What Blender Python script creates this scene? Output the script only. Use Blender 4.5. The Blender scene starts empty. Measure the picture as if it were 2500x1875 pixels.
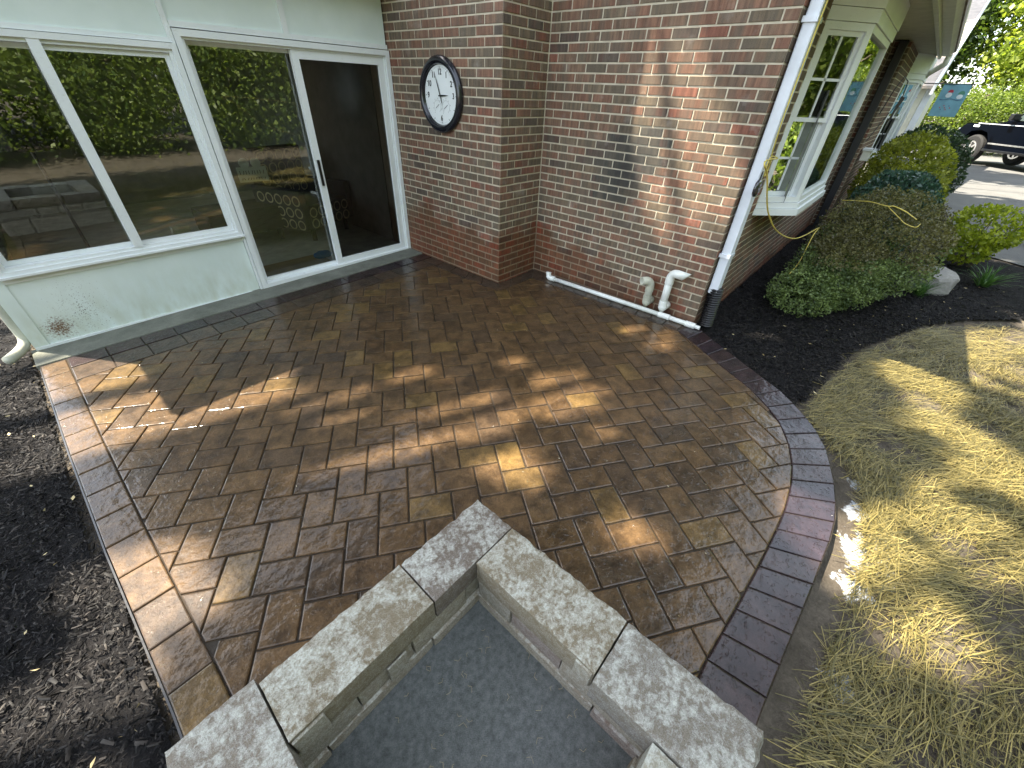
import bpy, bmesh, math, random
import numpy as np
from mathutils import Vector, Matrix, noise
R = math.radians
random.seed(7); rng = np.random.default_rng(7)
S = bpy.context.scene
COL = S.collection
# ------------------------------------------------------------------ camera, sky, sun, exposure
CAM = Vector((-3.6422, -0.8898, 1.6961))
rx = Vector((0.6651209, -0.7457586, 0.0381881)); ux = Vector((0.4251429, 0.4202237, 0.8016642)); fx = Vector((0.6138955, 0.5169683, -0.5965536))
cd = bpy.data.cameras.new('camera'); cam = bpy.data.objects.new('camera', cd); COL.objects.link(cam)
cd.sensor_width = 36; cd.lens = 968.35 / 2500 * 36; cd.clip_start = 0.02; cd.clip_end = 2000
mw = Matrix((rx, ux, -fx)).transposed().to_4x4(); mw.translation = CAM; cam.matrix_world = mw
S.camera = cam
SUN = Vector((-0.278, 0.433, 0.857)).normalized()      # towards the sun
w = bpy.data.worlds.new('World'); S.world = w; w.use_nodes = True
wn = w.node_tree; bg = wn.nodes['Background']; sk = wn.nodes.new('ShaderNodeTexSky'); sk.sky_type = 'NISHITA'; sk.sun_disc = False
sk.sun_elevation = math.asin(SUN.z); sk.sun_rotation = math.atan2(SUN.x, SUN.y) % (2 * math.pi); sk.air_density = 1.0; sk.dust_density = 1.6; sk.ozone_density = 0.8
hz = wn.nodes.new('ShaderNodeMix'); hz.data_type = 'RGBA'; hz.inputs[0].default_value = 0.40; hz.inputs[7].default_value = (5.1, 5.2, 4.9, 1)      # thin bright high haze over the blue
wn.links.new(sk.outputs[0], hz.inputs[6]); wn.links.new(hz.outputs[2], bg.inputs[0]); bg.inputs[1].default_value = 0.15
sl = bpy.data.lights.new('sun', 'SUN'); so = bpy.data.objects.new('sun', sl); COL.objects.link(so)
sl.energy = 5.0; sl.angle = R(0.55); sl.color = (1.0, 0.90, 0.74); so.rotation_euler = SUN.to_track_quat('Z', 'Y').to_euler()
S.view_settings.view_transform = 'Standard'; S.view_settings.look = 'None'; S.view_settings.gamma = 1.0; S.view_settings.use_curve_mapping = False
S.view_settings.exposure = 2.15
# ------------------------------------------------------------------ materials
def ncol(c): return (c[0], c[1], c[2], 1.0)
class NT:
    def __init__(s, name):
        s.m = bpy.data.materials.new(name); s.m.use_nodes = True; s.t = s.m.node_tree; s.b = s.t.nodes['Principled BSDF']; s.out = s.t.nodes['Material Output']
    def n(s, typ, **kw):
        nd = s.t.nodes.new('ShaderNode' + typ)
        for k, v in kw.items():
            if k.startswith('i'): nd.inputs[int(k[1:])].default_value = v
            else: setattr(nd, k, v)
        return nd
    def l(s, a, b): s.t.links.new(a, b)
    def pos(s, obj=False, scale=(1, 1, 1), off=None):
        src = s.n('TexCoord').outputs['Object'] if obj else s.n('NewGeometry').outputs['Position']
        mp = s.n('Mapping'); s.l(src, mp.inputs[0]); mp.inputs['Scale'].default_value = scale
        if off is not None: s.l(off, mp.inputs['Location'])
        return mp.outputs[0]
    def noise(s, vec, scale, detail=4, rough=0.55, dist=0.0):
        nd = s.n('TexNoise'); nd.inputs['Scale'].default_value = scale; nd.inputs['Detail'].default_value = detail; nd.inputs['Roughness'].default_value = rough; nd.inputs['Distortion'].default_value = dist
        if vec is not None: s.l(vec, nd.inputs['Vector'])
        return nd.outputs['Fac']
    def ramp(s, fac, stops):
        nd = s.n('ValToRGB'); e = nd.color_ramp.elements
        while len(e) < len(stops): e.new(0.5)
        for k, (p_, c) in enumerate(stops):
            e[k].position = p_; e[k].color = ncol(c) if isinstance(c, (tuple, list)) else (c, c, c, 1)
        s.l(fac, nd.inputs[0]); return nd.outputs[0]
    def mix(s, f, a, b, mode='MIX'):
        nd = s.n('Mix', data_type='RGBA', blend_type=mode)
        for v, i in ((f, 0), (a, 6), (b, 7)):
            if isinstance(v, (int, float)): nd.inputs[i].default_value = v if i == 0 else (v, v, v, 1)
            elif isinstance(v, tuple): nd.inputs[i].default_value = ncol(v)
            else: s.l(v, nd.inputs[i])
        return nd.outputs[2]
    def math(s, op, a, b=0.0, clamp=False):
        nd = s.n('Math', operation=op, use_clamp=clamp)
        for i, v in enumerate((a, b)):
            if isinstance(v, (int, float)): nd.inputs[i].default_value = v
            else: s.l(v, nd.inputs[i])
        return nd.outputs[0]
    def bump(s, h, strength, dist=0.01):
        nd = s.n('Bump'); nd.inputs['Strength'].default_value = strength; nd.inputs['Distance'].default_value = dist
        s.l(h, nd.inputs['Height']); s.l(nd.outputs[0], s.b.inputs['Normal']); return nd
    def set(s, base=None, rough=None, spec=None, metal=None, coat=None):
        for k, v in (('Base Color', base), ('Roughness', rough), ('Specular IOR Level', spec), ('Metallic', metal), ('Coat Weight', coat)):
            if v is None: continue
            if isinstance(v, (int, float)): s.b.inputs[k].default_value = v
            elif isinstance(v, tuple): s.b.inputs[k].default_value = ncol(v)
            else: s.l(v, s.b.inputs[k])
        return s.m
def plain(name, c, rough=0.5, metal=0.0, bump=0.0, bs=60, var=0.12, spec=0.5, coat=0.0):
    t = NT(name); v = t.pos(); n1 = t.noise(v, 7, 5); n2 = t.noise(v, bs, 4)
    dark = tuple(x * (1 - 2 * var) for x in c); lite = tuple(min(1, x * (1 + var)) for x in c)
    base = t.ramp(n1, [(0.3, dark), (0.7, lite)])
    rg = t.ramp(n2, [(0.2, max(0.02, rough - 0.1)), (0.8, min(1, rough + 0.1))])
    t.set(base, rg, spec, metal, coat)
    if bump: t.bump(n2, bump, 0.004)
    return t.m
def colsrc(t, attr):
    if attr: a = t.n('Attribute', attribute_name='Col'); return a.outputs['Color']
    return t.n('ObjectInfo').outputs['Color']

def wetmask(t):
    """damp band at the foot of the walls, an irregular tide line (real water stain)"""
    g = t.n('NewGeometry').outputs['Position']; sp = t.n('SeparateXYZ'); t.l(g, sp.inputs[0])
    nz = t.noise(t.pos(scale=(1.6, 1.6, 1.2)), 2.2, 4)
    yy = t.math('MULTIPLY', t.math('MINIMUM', sp.outputs[1], 1.95), 0.235)        # line drops towards the front corner
    line = t.math('ADD', t.math('ADD', yy, 0.10), t.math('MULTIPLY', t.math('SUBTRACT', nz, 0.5), 0.80))
    d = t.math('ADD', t.math('SUBTRACT', line, sp.outputs[2]), 0.04); return t.math('MULTIPLY', d, 6.5, clamp=True)
def soot(t):
    """old smoky stain on the side wall"""
    dv = t.n('VectorMath', operation='DISTANCE'); t.l(t.pos(scale=(1, 1.0, .85)), dv.inputs[0]); dv.inputs[1].default_value = (0.0, 0.96, 1.02)
    return t.math('MULTIPLY', t.math('SUBTRACT', t.math('ADD', 0.34, t.math('MULTIPLY', t.math('SUBTRACT', t.noise(t.pos(), 4.5, 4), 0.5), 0.75)), dv.outputs['Value']), 2.3, clamp=True)
def brick_mat(attr):
    t = NT('brick_fired' + ('_joined' if attr else '')); base = colsrc(t, attr)
    off = t.n('ObjectInfo').outputs['Random']; o3 = t.math('MULTIPLY', off, 37.0)
    cv = t.n('CombineXYZ'); t.l(o3, cv.inputs[0]); t.l(o3, cv.inputs[1])
    streak = t.noise(t.pos(scale=(1, 1, 0.12), off=cv.outputs[0]), 42, 3, 0.6)
    grain = t.noise(t.pos(), 420, 3, 0.7); pit = t.noise(t.pos(scale=(1, 1, 2.2)), 150, 4, 0.65)
    c = t.mix(t.ramp(streak, [(0.36, 0.0), (0.64, 0.85)]), t.mix(1.0, base, (0.70, 0.69, 0.66), 'MULTIPLY'), t.mix(1.0, base, (1.30, 1.24, 1.14), 'MULTIPLY'))
    flash = t.noise(t.pos(scale=(1, 1, 0.25), off=cv.outputs[0]), 9.5, 2, 0.5)
    c = t.mix(t.ramp(flash, [(0.46, 0.0), (0.60, 0.62)]), c, (0.125, 0.105, 0.078)); c = t.mix(t.ramp(flash, [(0.30, 0.38), (0.42, 0.0)]), c, (0.185, 0.082, 0.058))
    c = t.mix(t.ramp(pit, [(0.33, 0.75), (0.43, 0.0)]), c, (0.03, 0.025, 0.022))
    wt = wetmask(t); wc = t.mix(1.0, c, (0.80, 0.49, 0.35), 'MULTIPLY'); c = t.mix(t.math('MULTIPLY', wt, 0.9), c, wc)
    ef = t.noise(t.pos(), 5.5, 5, 0.6); efm = t.math('MULTIPLY', t.ramp(ef, [(0.60, 0.0), (0.74, 0.35)]), t.math('SUBTRACT', 1.0, wt))
    c = t.mix(efm, c, (0.42, 0.37, 0.33))
    c = t.mix(soot(t), c, (0.035, 0.034, 0.032)); t.set(c, t.math('SUBTRACT', 0.88, t.math('MULTIPLY', wt, 0.42)), 0.35)
    h = t.math('ADD', t.math('MULTIPLY', grain, 0.4), pit); t.bump(h, 0.55, 0.003); return t.m
def mortar_mat():
    t = NT('mortar'); v = t.pos(); n1 = t.noise(v, 9, 5); n2 = t.noise(v, 260, 3)
    c = t.ramp(n1, [(0.3, (0.46, 0.40, 0.30)), (0.7, (0.62, 0.56, 0.43))]); wt = wetmask(t)
    c = t.mix(t.math('MULTIPLY', wt, 0.8), c, (0.21, 0.15, 0.095)); c = t.mix(t.math('MULTIPLY', soot(t), .45), c, (0.12, 0.115, 0.10)); t.set(c, 0.92, 0.2); t.bump(n2, 0.6, 0.003); return t.m
def paver_mat(attr, name='paver_wet', puddle=1.0):
    t = NT(name + ('_joined' if attr else '')); base = colsrc(t, attr)
    v = t.pos(); n1 = t.noise(v, 11, 6, 0.65, 0.3); n2 = t.noise(v, 70, 5, 0.7); n3 = t.noise(v, 1.3, 3); drop = t.noise(v, 48, 2, 0.5, 0.8); und = t.noise(v, 24, 3, 0.5)
    c = t.mix(t.ramp(n1, [(0.36, 0.0), (0.66, 1.0)]), t.mix(1.0, base, (0.52, 0.50, 0.48), 'MULTIPLY'), t.mix(1.0, base, (1.35, 1.27, 1.12), 'MULTIPLY'))
    c = t.mix(t.ramp(n2, [(0.35, 0.45), (0.6, 0.0)]), c, t.mix(1.0, c, (0.5, 0.47, 0.45), 'MULTIPLY'))
    c = t.mix(t.ramp(t.noise(v, 170, 3, 0.75), [(0.36, 0.55), (0.55, 0.0)]), c, t.mix(1.0, c, (0.45, 0.42, 0.40), 'MULTIPLY'))
    wet = t.ramp(t.math('ADD', n3, t.math('MULTIPLY', t.math('SUBTRACT', drop, 0.5), 0.5)), [(0.40, 0.5), (0.56, 0.3)])
    t.set(c, wet, 0.12); t.b.inputs['Coat Weight'].default_value = 0.95
    dv = t.n('VectorMath', operation='DISTANCE'); t.l(v, dv.inputs[0]); dv.inputs[1].default_value = (-1.80, -0.75, -0.02)       # water standing in the low corner of the patio
    pool = t.math('SUBTRACT', t.math('ADD', 1.15, t.math('MULTIPLY', t.math('SUBTRACT', n3, 0.5), 1.6)), dv.outputs['Value'], clamp=True)
    pool = t.math('MULTIPLY', pool, 2.2, clamp=True)
    t.l(t.math('ADD', 1.33, t.math('MULTIPLY', pool, 0.24)), t.b.inputs['Coat IOR'])
    t.l(t.ramp(n3, [(0.38, 0.16), (0.60, 0.04)]), t.b.inputs['Coat Roughness'])
    h = t.math('ADD', t.math('MULTIPLY', und, 0.8), t.math('ADD', t.math('MULTIPLY', n2, 0.6), t.math('MULTIPLY', t.noise(v, 260, 3, 0.7), 0.25)))
    t.bump(h, 0.6, 0.006)
    b2 = t.n('Bump'); b2.inputs['Strength'].default_value = 0.9; b2.inputs['Distance'].default_value = 0.004
    t.l(t.math('ADD', t.math('MULTIPLY', und, 0.9), t.math('MULTIPLY', t.ramp(drop, [(0.60, 0.0), (0.66, 1.0)]), 0.45)), b2.inputs['Height']); t.l(b2.outputs[0], t.b.inputs['Coat Normal']); return t.m
def leaf_mat(name, c1, c2, trans=0.35, rough=0.45):
    t = NT(name); a = t.n('Attribute', attribute_name='rnd').outputs['Fac']
    c = t.ramp(a, [(0.0, c1), (1.0, c2)]); t.set(c, rough, 0.4)
    tr = t.n('BsdfTranslucent'); t.l(t.mix(1.0, c, (1.5, 1.6, 0.7), 'MULTIPLY'), tr.inputs[0])
    ms = t.n('MixShader'); ms.inputs[0].default_value = trans; t.l(t.b.outputs[0], ms.inputs[1]); t.l(tr.outputs[0], ms.inputs[2]); t.l(ms.outputs[0], t.out.inputs[0]); return t.m
def bits_mat(name, c1, c2, rough=0.6, spec=0.4):
    t = NT(name); a = t.n('Attribute', attribute_name='rnd').outputs['Fac']; t.set(t.ramp(a, [(0.0, c1), (1.0, c2)]), rough, spec); return t.m
def glass_mat(name, ior, tint=(0.86, 0.92, 0.88), rough=0.0):
    t = NT(name); t.t.nodes.remove(t.b)
    f = t.n('Fresnel'); f.inputs[0].default_value = ior; tr = t.n('BsdfTransparent'); tr.inputs[0].default_value = ncol(tint)
    gl = t.n('BsdfGlossy'); gl.inputs['Roughness'].default_value = rough; gl.inputs[0].default_value = (0.95, 1, 0.97, 1)
    nz = t.noise(t.pos(), 1.4, 2); b = t.n('Bump'); b.inputs['Strength'].default_value = 0.05; b.inputs['Distance'].default_value = 0.01; t.l(nz, b.inputs['Height']); t.l(b.outputs[0], gl.inputs['Normal'])
    ms = t.n('MixShader'); t.l(f.outputs[0], ms.inputs[0]); t.l(tr.outputs[0], ms.inputs[1]); t.l(gl.outputs[0], ms.inputs[2]); t.l(ms.outputs[0], t.out.inputs[0]); return t.m
def white_panel_mat():
    t = NT('painted_panel'); v = t.pos(); n1 = t.noise(v, 3, 5); n2 = t.noise(v, 90, 5, 0.7); n3 = t.noise(t.pos(scale=(1, 1, 0.35)), 12, 5)
    c = t.ramp(n1, [(0.3, (0.68, 0.77, 0.74)), (0.7, (0.77, 0.85, 0.83))])
    g = t.n('NewGeometry').outputs['Position']; sp = t.n('SeparateXYZ'); t.l(g, sp.inputs[0])
    low = t.math('MULTIPLY', t.math('SUBTRACT', 0.42, sp.outputs[2]), 1.5, clamp=True)
    c = t.mix(t.math('MULTIPLY', low, t.ramp(n3, [(0.35, 0.0), (0.7, 0.9)])), c, (0.44, 0.46, 0.32))
    # rusty splash beside the corner
    dv = t.n('VectorMath', operation='DISTANCE'); t.l(t.pos(scale=(1, 1, 1)), dv.inputs[0]); dv.inputs[1].default_value = (-3.90, 3.49, 0.075)
    rs = t.math('SUBTRACT', t.math('ADD', 0.085, t.math('MULTIPLY', t.math('SUBTRACT', n2, 0.5), 0.35)), dv.outputs['Value'])
    c = t.mix(t.math('MULTIPLY', rs, 14.0, clamp=True), c, (0.17, 0.09, 0.045))
    dv2 = t.n('VectorMath', operation='DISTANCE'); t.l(t.pos(scale=(1, 1, 0.6)), dv2.inputs[0]); dv2.inputs[1].default_value = (-3.72, 3.49, 0.10)
    n4 = t.noise(v, 130, 2); rs2 = t.math('SUBTRACT', t.math('ADD', -0.06, t.math('MULTIPLY', t.math('SUBTRACT', n4, 0.5), 1.3)), dv2.outputs['Value'])
    c = t.mix(t.math('MULTIPLY', rs2, 8.0, clamp=True), c, (0.20, 0.20, 0.17))
    t.set(c, 0.55, 0.4); t.bump(n2, 0.12, 0.002); return t.m
def trim_mat():
    t = NT('white_trim'); v = t.pos(); n1 = t.noise(v, 4, 5); n2 = t.noise(t.pos(scale=(1, 1, 3)), 30, 4)
    c = t.mix(t.ramp(n2, [(0.60, 0.0), (0.8, 0.5)]), t.ramp(n1, [(0.3, (0.74, 0.78, 0.79)), (0.7, (0.83, 0.86, 0.87))]), (0.50, 0.52, 0.45)); t.set(c, 0.38, 0.5); return t.m
def block_mat():
    t = NT('wall_block'); base = colsrc(t, False); v = t.pos(); n1 = t.noise(v, 9, 6, 0.6); n2 = t.noise(v, 55, 5, 0.65, 0.4); n3 = t.noise(v, 300, 3, 0.7)
    geo = t.n('NewGeometry'); sp = t.n('SeparateXYZ'); t.l(geo.outputs['Normal'], sp.inputs[0]); up = t.ramp(sp.outputs[2], [(0.45, 0.0), (0.8, 1.0)])
    c = t.mix(t.ramp(n3, [(0.36, 0.85), (0.58, 0.0)]), base, t.mix(1.0, base, (0.40, 0.37, 0.33), 'MULTIPLY')); c = t.mix(t.ramp(t.noise(v, 430, 2), [(0.60, 0.0), (0.70, 0.7)]), c, (0.58, 0.57, 0.53))
    c = t.mix(t.ramp(n2, [(0.40, 0.6), (0.56, 0.0)]), c, t.mix(1.0, base, (0.55, 0.47, 0.38), 'MULTIPLY'))
    eff = t.ramp(t.math('ADD', t.math('MULTIPLY', n1, 0.9), t.math('MULTIPLY', n2, 0.75)), [(0.76, 0.0), (0.88, 0.45), (1.02, 0.8)])
    c = t.mix(t.math('MULTIPLY', t.math('MULTIPLY', eff, up), t.ramp(t.noise(v, 120, 4, 0.7), [(0.38, 0.35), (0.6, 1.0)])), c, (0.60, 0.61, 0.55)); t.set(c, 0.92, 0.2)
    t.bump(t.math('ADD', n3, t.math('MULTIPLY', n2, 0.7)), 0.8, 0.005); return t.m
def rough_ground(name, stops, scale=6, bs=60, bump=1.0, rough=0.95, extra=None):
    t = NT(name); v = t.pos(); n1 = t.noise(v, scale, 6, 0.65); n2 = t.noise(v, bs, 5, 0.7)
    c = t.ramp(t.math('ADD', t.math('MULTIPLY', n1, 0.6), t.math('MULTIPLY', n2, 0.4)), stops)
    if extra: c = extra(t, c, v)
    t.set(c, rough, 0.2); t.bump(n2, bump, 0.01); return t.m
def lime_extra(t, c, v):
    n = t.noise(v, 14, 6, 0.7, 0.6); tot = None
    for (x, y, r_) in ((-1.62, -1.56, .17), (-1.35, -1.47, .10), (-1.86, -1.52, .12), (-1.12, -1.42, .07), (-2.10, -1.52, .07), (-0.78, -1.22, .07), (-2.35, -1.55, .10), (-1.45, -1.62, .13), (-0.98, -1.38, .05)):
        d = t.n('VectorMath', operation='DISTANCE'); t.l(v, d.inputs[0]); d.inputs[1].default_value = (x, y, -0.04)
        m = t.math('SUBTRACT', 1.0, t.math('DIVIDE', d.outputs['Value'], r_)); tot = m if tot is None else t.math('MAXIMUM', tot, m)
    k = t.math('MULTIPLY', t.math('ADD', tot, t.math('MULTIPLY', t.math('SUBTRACT', n, 0.55), 2.2)), 5.0, clamp=True)
    return t.mix(k, c, (0.46, 0.49, 0.52))
M = dict(
    brick=brick_mat(False), brick_j=brick_mat(True), mortar=mortar_mat(), paver=paver_mat(False), paver_j=paver_mat(True),
    panel=white_panel_mat(), trim=trim_mat(), block=block_mat(), glass=glass_mat('window_glass', 2.35), glass2=glass_mat('bay_glass', 2.1),
    screen=glass_mat('dark_screen_glass', 1.5, (0.30, 0.29, 0.27), 0.22),
    pvc=plain('white_pvc', (0.78, 0.80, 0.76), 0.3, var=0.06), pvc_old=plain('aged_pvc', (0.48, 0.48, 0.39), 0.6, var=0.14), alu=plain('white_aluminium', (0.72, 0.76, 0.82), 0.35, var=0.06),
    black=plain('black_plastic', (0.006, 0.006, 0.007), 0.35, var=0.2, bump=0.1), blackmetal=plain('black_metal', (0.02, 0.022, 0.026), 0.4), clockrim=plain('clock_rim', (0.012, 0.013, 0.02), 0.22, coat=0.4),
    clockface=plain('clock_face', (0.80, 0.84, 0.84), 0.5, var=0.02), ink=plain('black_ink', (0.015, 0.015, 0.015), 0.5), grey_ink=plain('grey_ink', (0.35, 0.36, 0.36), 0.5),
    soil=rough_ground('soil', [(0.35, (0.055, 0.045, 0.035)), (0.5, (0.085, 0.072, 0.056)), (0.65, (0.14, 0.118, 0.092))], extra=lime_extra),
    mulchbase=rough_ground('mulch_base', [(0.35, (0.004, 0.004, 0.005)), (0.6, (0.014, 0.013, 0.013))], bs=90),
    asphalt=rough_ground('driveway_surface', [(0.3, (0.10, 0.10, 0.098)), (0.7, (0.165, 0.165, 0.16))], scale=1.2, bs=120, bump=0.4),
    concrete=rough_ground('curb_concrete', [(0.35, (0.10, 0.105, 0.085)), (0.65, (0.22, 0.225, 0.19))], bs=120, bump=0.4, rough=0.7),
    joint=rough_ground('joint_sand', [(0.3, (0.035, 0.028, 0.022)), (0.7, (0.075, 0.06, 0.045))], bs=300, rough=0.5),
    bark=rough_ground('bark', [(0.3, (0.06, 0.045, 0.035)), (0.7, (0.16, 0.13, 0.10))], scale=5, bs=30),
    rockm=rough_ground('grey_rock', [(0.3, (0.20, 0.195, 0.18)), (0.7, (0.36, 0.35, 0.33))], scale=4, bs=40),
    roof=plain('roof_shingle', (0.30, 0.25, 0.22), 0.9, bump=0.5, bs=120, var=0.2), tanroof=plain('pale_shingle', (0.50, 0.43, 0.37), 0.9, bump=0.4),
    soffit=plain('soffit_white', (0.55, 0.52, 0.42), 0.6, var=0.08), cream=plain('cream_trim', (0.74, 0.74, 0.64), 0.5, var=0.06),
    carpet=plain('carpet', (0.52, 0.52, 0.46), 0.95, bump=0.5, bs=200), shadefill=plain('room_shade_fill', (0.05, 0.055, 0.05), 0.9), dark=plain('dark_fabric', (0.02, 0.018, 0.018), 0.8), inwall=plain('inner_wall', (0.30, 0.31, 0.28), 0.8),
    mat=plain('door_mat', (0.28, 0.19, 0.08), 0.9, bump=0.4), blue=plain('blue_cloth', (0.03, 0.16, 0.38), 0.7), tanfab=plain('pattern_tan', (0.55, 0.48, 0.30), 0.8), cord=plain('yellow_cord', (0.62, 0.50, 0.10), 0.5),
    paint=plain('truck_paint', (0.0007, 0.0018, 0.005), 0.4, coat=0.02, var=0.05, spec=.05), tyre=plain('tyre_rubber', (0.015, 0.015, 0.015), 0.8), chrome=plain('alloy', (0.62, 0.62, 0.62), 0.22, metal=0.9),
    flag=plain('flag_cloth', (0.16, 0.34, 0.42), 0.75, var=0.1), red=plain('red_cloth', (0.45, 0.04, 0.06), 0.7), green=plain('green_cloth', (0.07, 0.22, 0.15), 0.7), whitec=plain('white_cloth', (0.65, 0.72, 0.75), 0.7), navy=plain('dark_blue_print', (0.06, 0.12, 0.22), 0.7),
)
# ------------------------------------------------------------------ mesh helpers
def link(o, parent=None):
    COL.objects.link(o)
    if parent is not None: o.parent = parent
    return o
def tag(o, label=None, cat=None, group=None, kind=None):
    for k, v in (('label', label), ('category', cat), ('group', group), ('kind', kind)):
        if v: o[k] = v
    return o
def empty(name, label, cat, loc=(0, 0, 0), rz=0, group=None):
    o = bpy.data.objects.new(name, None); o.location = loc; o.rotation_euler = (0, 0, rz); o.empty_display_size = 0.1; link(o); return tag(o, label, cat, group)
def smooth(me):
    for p_ in me.polygons: p_.use_smooth = True
def bobj(name, bm, m, parent=None, sm=False):
    bmesh.ops.recalc_face_normals(bm, faces=bm.faces)
    me = bpy.data.meshes.new(name); bm.to_mesh(me); bm.free(); me.materials.append(M[m] if isinstance(m, str) else m)
    if sm: smooth(me)
    return link(bpy.data.objects.new(name, me), parent)
def box(bm, x0, x1, y0, y1, z0, z1, bev=0.0):
    vs = [bm.verts.new((x, y, z)) for x in (x0, x1) for y in (y0, y1) for z in (z0, z1)]
    fs = [bm.faces.new([vs[i] for i in f]) for f in ((0, 1, 3, 2), (4, 6, 7, 5), (0, 4, 5, 1), (2, 3, 7, 6), (0, 2, 6, 4), (1, 5, 7, 3))]
    if bev:
        ed = set(e for f in fs for e in f.edges); bmesh.ops.bevel(bm, geom=list(ed), offset=bev, segments=2, affect='EDGES', profile=0.6)
    return vs
def obox(name, x0, x1, y0, y1, z0, z1, m, parent=None, bev=0.0):
    bm = bmesh.new(); box(bm, x0, x1, y0, y1, z0, z1, bev); return bobj(name, bm, m, parent)
def obb(bm, a, b, wdt, hgt, up=(0, 0, 1), bev=0):
    """bar from a to b with a rectangular section"""
    a = Vector(a); b = Vector(b); d = (b - a).normalized(); u = Vector(up); s = d.cross(u).normalized(); u = s.cross(d).normalized()
    vs = []
    for p_ in (a, b):
        for i, j in ((-1, -1), (1, -1), (1, 1), (-1, 1)): vs.append(bm.verts.new(p_ + s * (wdt / 2 * i) + u * (hgt / 2 * j)))
    for f in ((3, 2, 1, 0), (4, 5, 6, 7), (0, 1, 5, 4), (1, 2, 6, 5), (2, 3, 7, 6), (3, 0, 4, 7)): bm.faces.new([vs[i] for i in f])
def tube(bm, pts, r, seg=10, cap=True):
    pts = [Vector(p_) for p_ in pts]; rings = []; prev = None
    for i, p_ in enumerate(pts):
        d = (pts[min(i + 1, len(pts) - 1)] - pts[max(i - 1, 0)]).normalized()
        if prev is None: s = d.orthogonal().normalized()
        else: s = (prev - d * prev.dot(d)).normalized()
        prev = s; u = d.cross(s); rr = r[i] if isinstance(r, (list, tuple)) else r
        rings.append([bm.verts.new(p_ + (s * math.cos(2 * math.pi * k / seg) + u * math.sin(2 * math.pi * k / seg)) * rr) for k in range(seg)])
    for a, b in zip(rings, rings[1:]):
        for k in range(seg): bm.faces.new((a[k], a[(k + 1) % seg], b[(k + 1) % seg], b[k]))
    if cap: bm.faces.new(rings[0][::-1]); bm.faces.new(rings[-1])
    return rings
def arc(c, r, a0, a1, n, axis='x'):
    out = []
    for i in range(n + 1):
        a = a0 + (a1 - a0) * i / n; u, v = r * math.cos(a), r * math.sin(a)
        out.append((c[0], c[1] + u, c[2] + v) if axis == 'x' else (c[0] + u, c[1], c[2] + v))
    return out
def npmesh(name, V, F, m, parent=None, rnd=None, col=None):
    me = bpy.data.meshes.new(name); n = len(F); k = F.shape[1]
    me.vertices.add(len(V)); me.vertices.foreach_set('co', V.astype(np.float32).ravel())
    me.loops.add(n * k); me.loops.foreach_set('vertex_index', F.astype(np.int32).ravel())
    me.polygons.add(n); me.polygons.foreach_set('loop_start', np.arange(0, n * k, k, dtype=np.int32)); me.polygons.foreach_set('loop_total', np.full(n, k, dtype=np.int32))
    me.update(calc_edges=True)
    if rnd is not None:
        a = me.attributes.new('rnd', 'FLOAT', 'POINT'); a.data.foreach_set('value', rnd.astype(np.float32))
    me.materials.append(M[m] if isinstance(m, str) else m)
    return link(bpy.data.objects.new(name, me), parent) if name else me
def leaves(C, size, aspect=0.55, up=0.3, jitter=0.35, out=None):
    """leaf-shaped quads at points C (N,3)"""
    N = len(C); d = rng.normal(size=(N, 3)); d[:, 2] += up
    if out is not None: d += out * 1.2
    d /= np.linalg.norm(d, axis=1)[:, None]
    q = rng.normal(size=(N, 3)); s = np.cross(d, q); s /= np.linalg.norm(s, axis=1)[:, None] + 1e-9
    L = size * (1 + jitter * rng.uniform(-1, 1, N))[:, None]; W = L * aspect
    nrm = np.cross(s, d)
    V = np.stack([C - d * L * .5, C + s * W * .5 - d * L * .05 + nrm * L * .1, C + d * L * .5, C - s * W * .5 - d * L * .05 + nrm * L * .1], 1).reshape(-1, 3)
    F = np.arange(4 * N).reshape(N, 4); r_ = np.repeat(rng.uniform(0, 1, N), 4); return V, F, r_
def inside(pts, poly):
    x, y = pts[:, 0], pts[:, 1]; c = np.zeros(len(pts), bool); n = len(poly); j = n - 1
    for i in range(n):
        xi, yi = poly[i]; xj, yj = poly[j]
        c ^= ((yi > y) != (yj > y)) & (x < (xj - xi) * (y - yi) / (yj - yi + 1e-12) + xi); j = i
    return c
TILT = 0.012
def gz(x): return TILT * np.minimum(x, 1.0)                      # the patio falls gently away from the house corner
# ------------------------------------------------------------------ ground, mulch beds, driveway
def sheet(name, poly, z, m, kind='structure'):
    bm = bmesh.new(); bm.faces.new([bm.verts.new((x, y, z + (float(gz(x)) if abs(x) < 9 else 0))) for x, y in poly]); bmesh.ops.triangulate(bm, faces=bm.faces); o = bobj(name, bm, m); o['kind'] = kind; return o
def grid_ground():
    xs = np.concatenate([[-300, -120, -60, -30, -18, -12], np.arange(-9, 9.01, 0.25), [12, 18, 30, 60, 120, 300]]); ys = np.concatenate([[-300, -120, -60, -30, -18], np.arange(-12, 12.01, 0.25), [18, 30, 60, 120, 300]])
    X, Y = np.meshgrid(xs, ys, indexing='ij'); Z = np.where(np.abs(X) < 9, gz(X), gz(np.clip(X, -9, 9))) - 0.085 + np.where((np.abs(X) < 8.9) & (np.abs(Y) < 11.9), 0.012 * np.sin(X * 5.1 + Y * 3.3) * np.cos(Y * 4.7), 0)
    V = np.stack([X, Y, Z], -1).reshape(-1, 3); ny = len(ys); I, J = np.meshgrid(np.arange(len(xs) - 1), np.arange(ny - 1), indexing='ij'); a = (I * ny + J).ravel()
    F = np.stack([a, a + ny, a + ny + 1, a + 1], 1); o = npmesh('ground', V, F, 'soil'); o['kind'] = 'structure'; return o
grid_ground()
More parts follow.
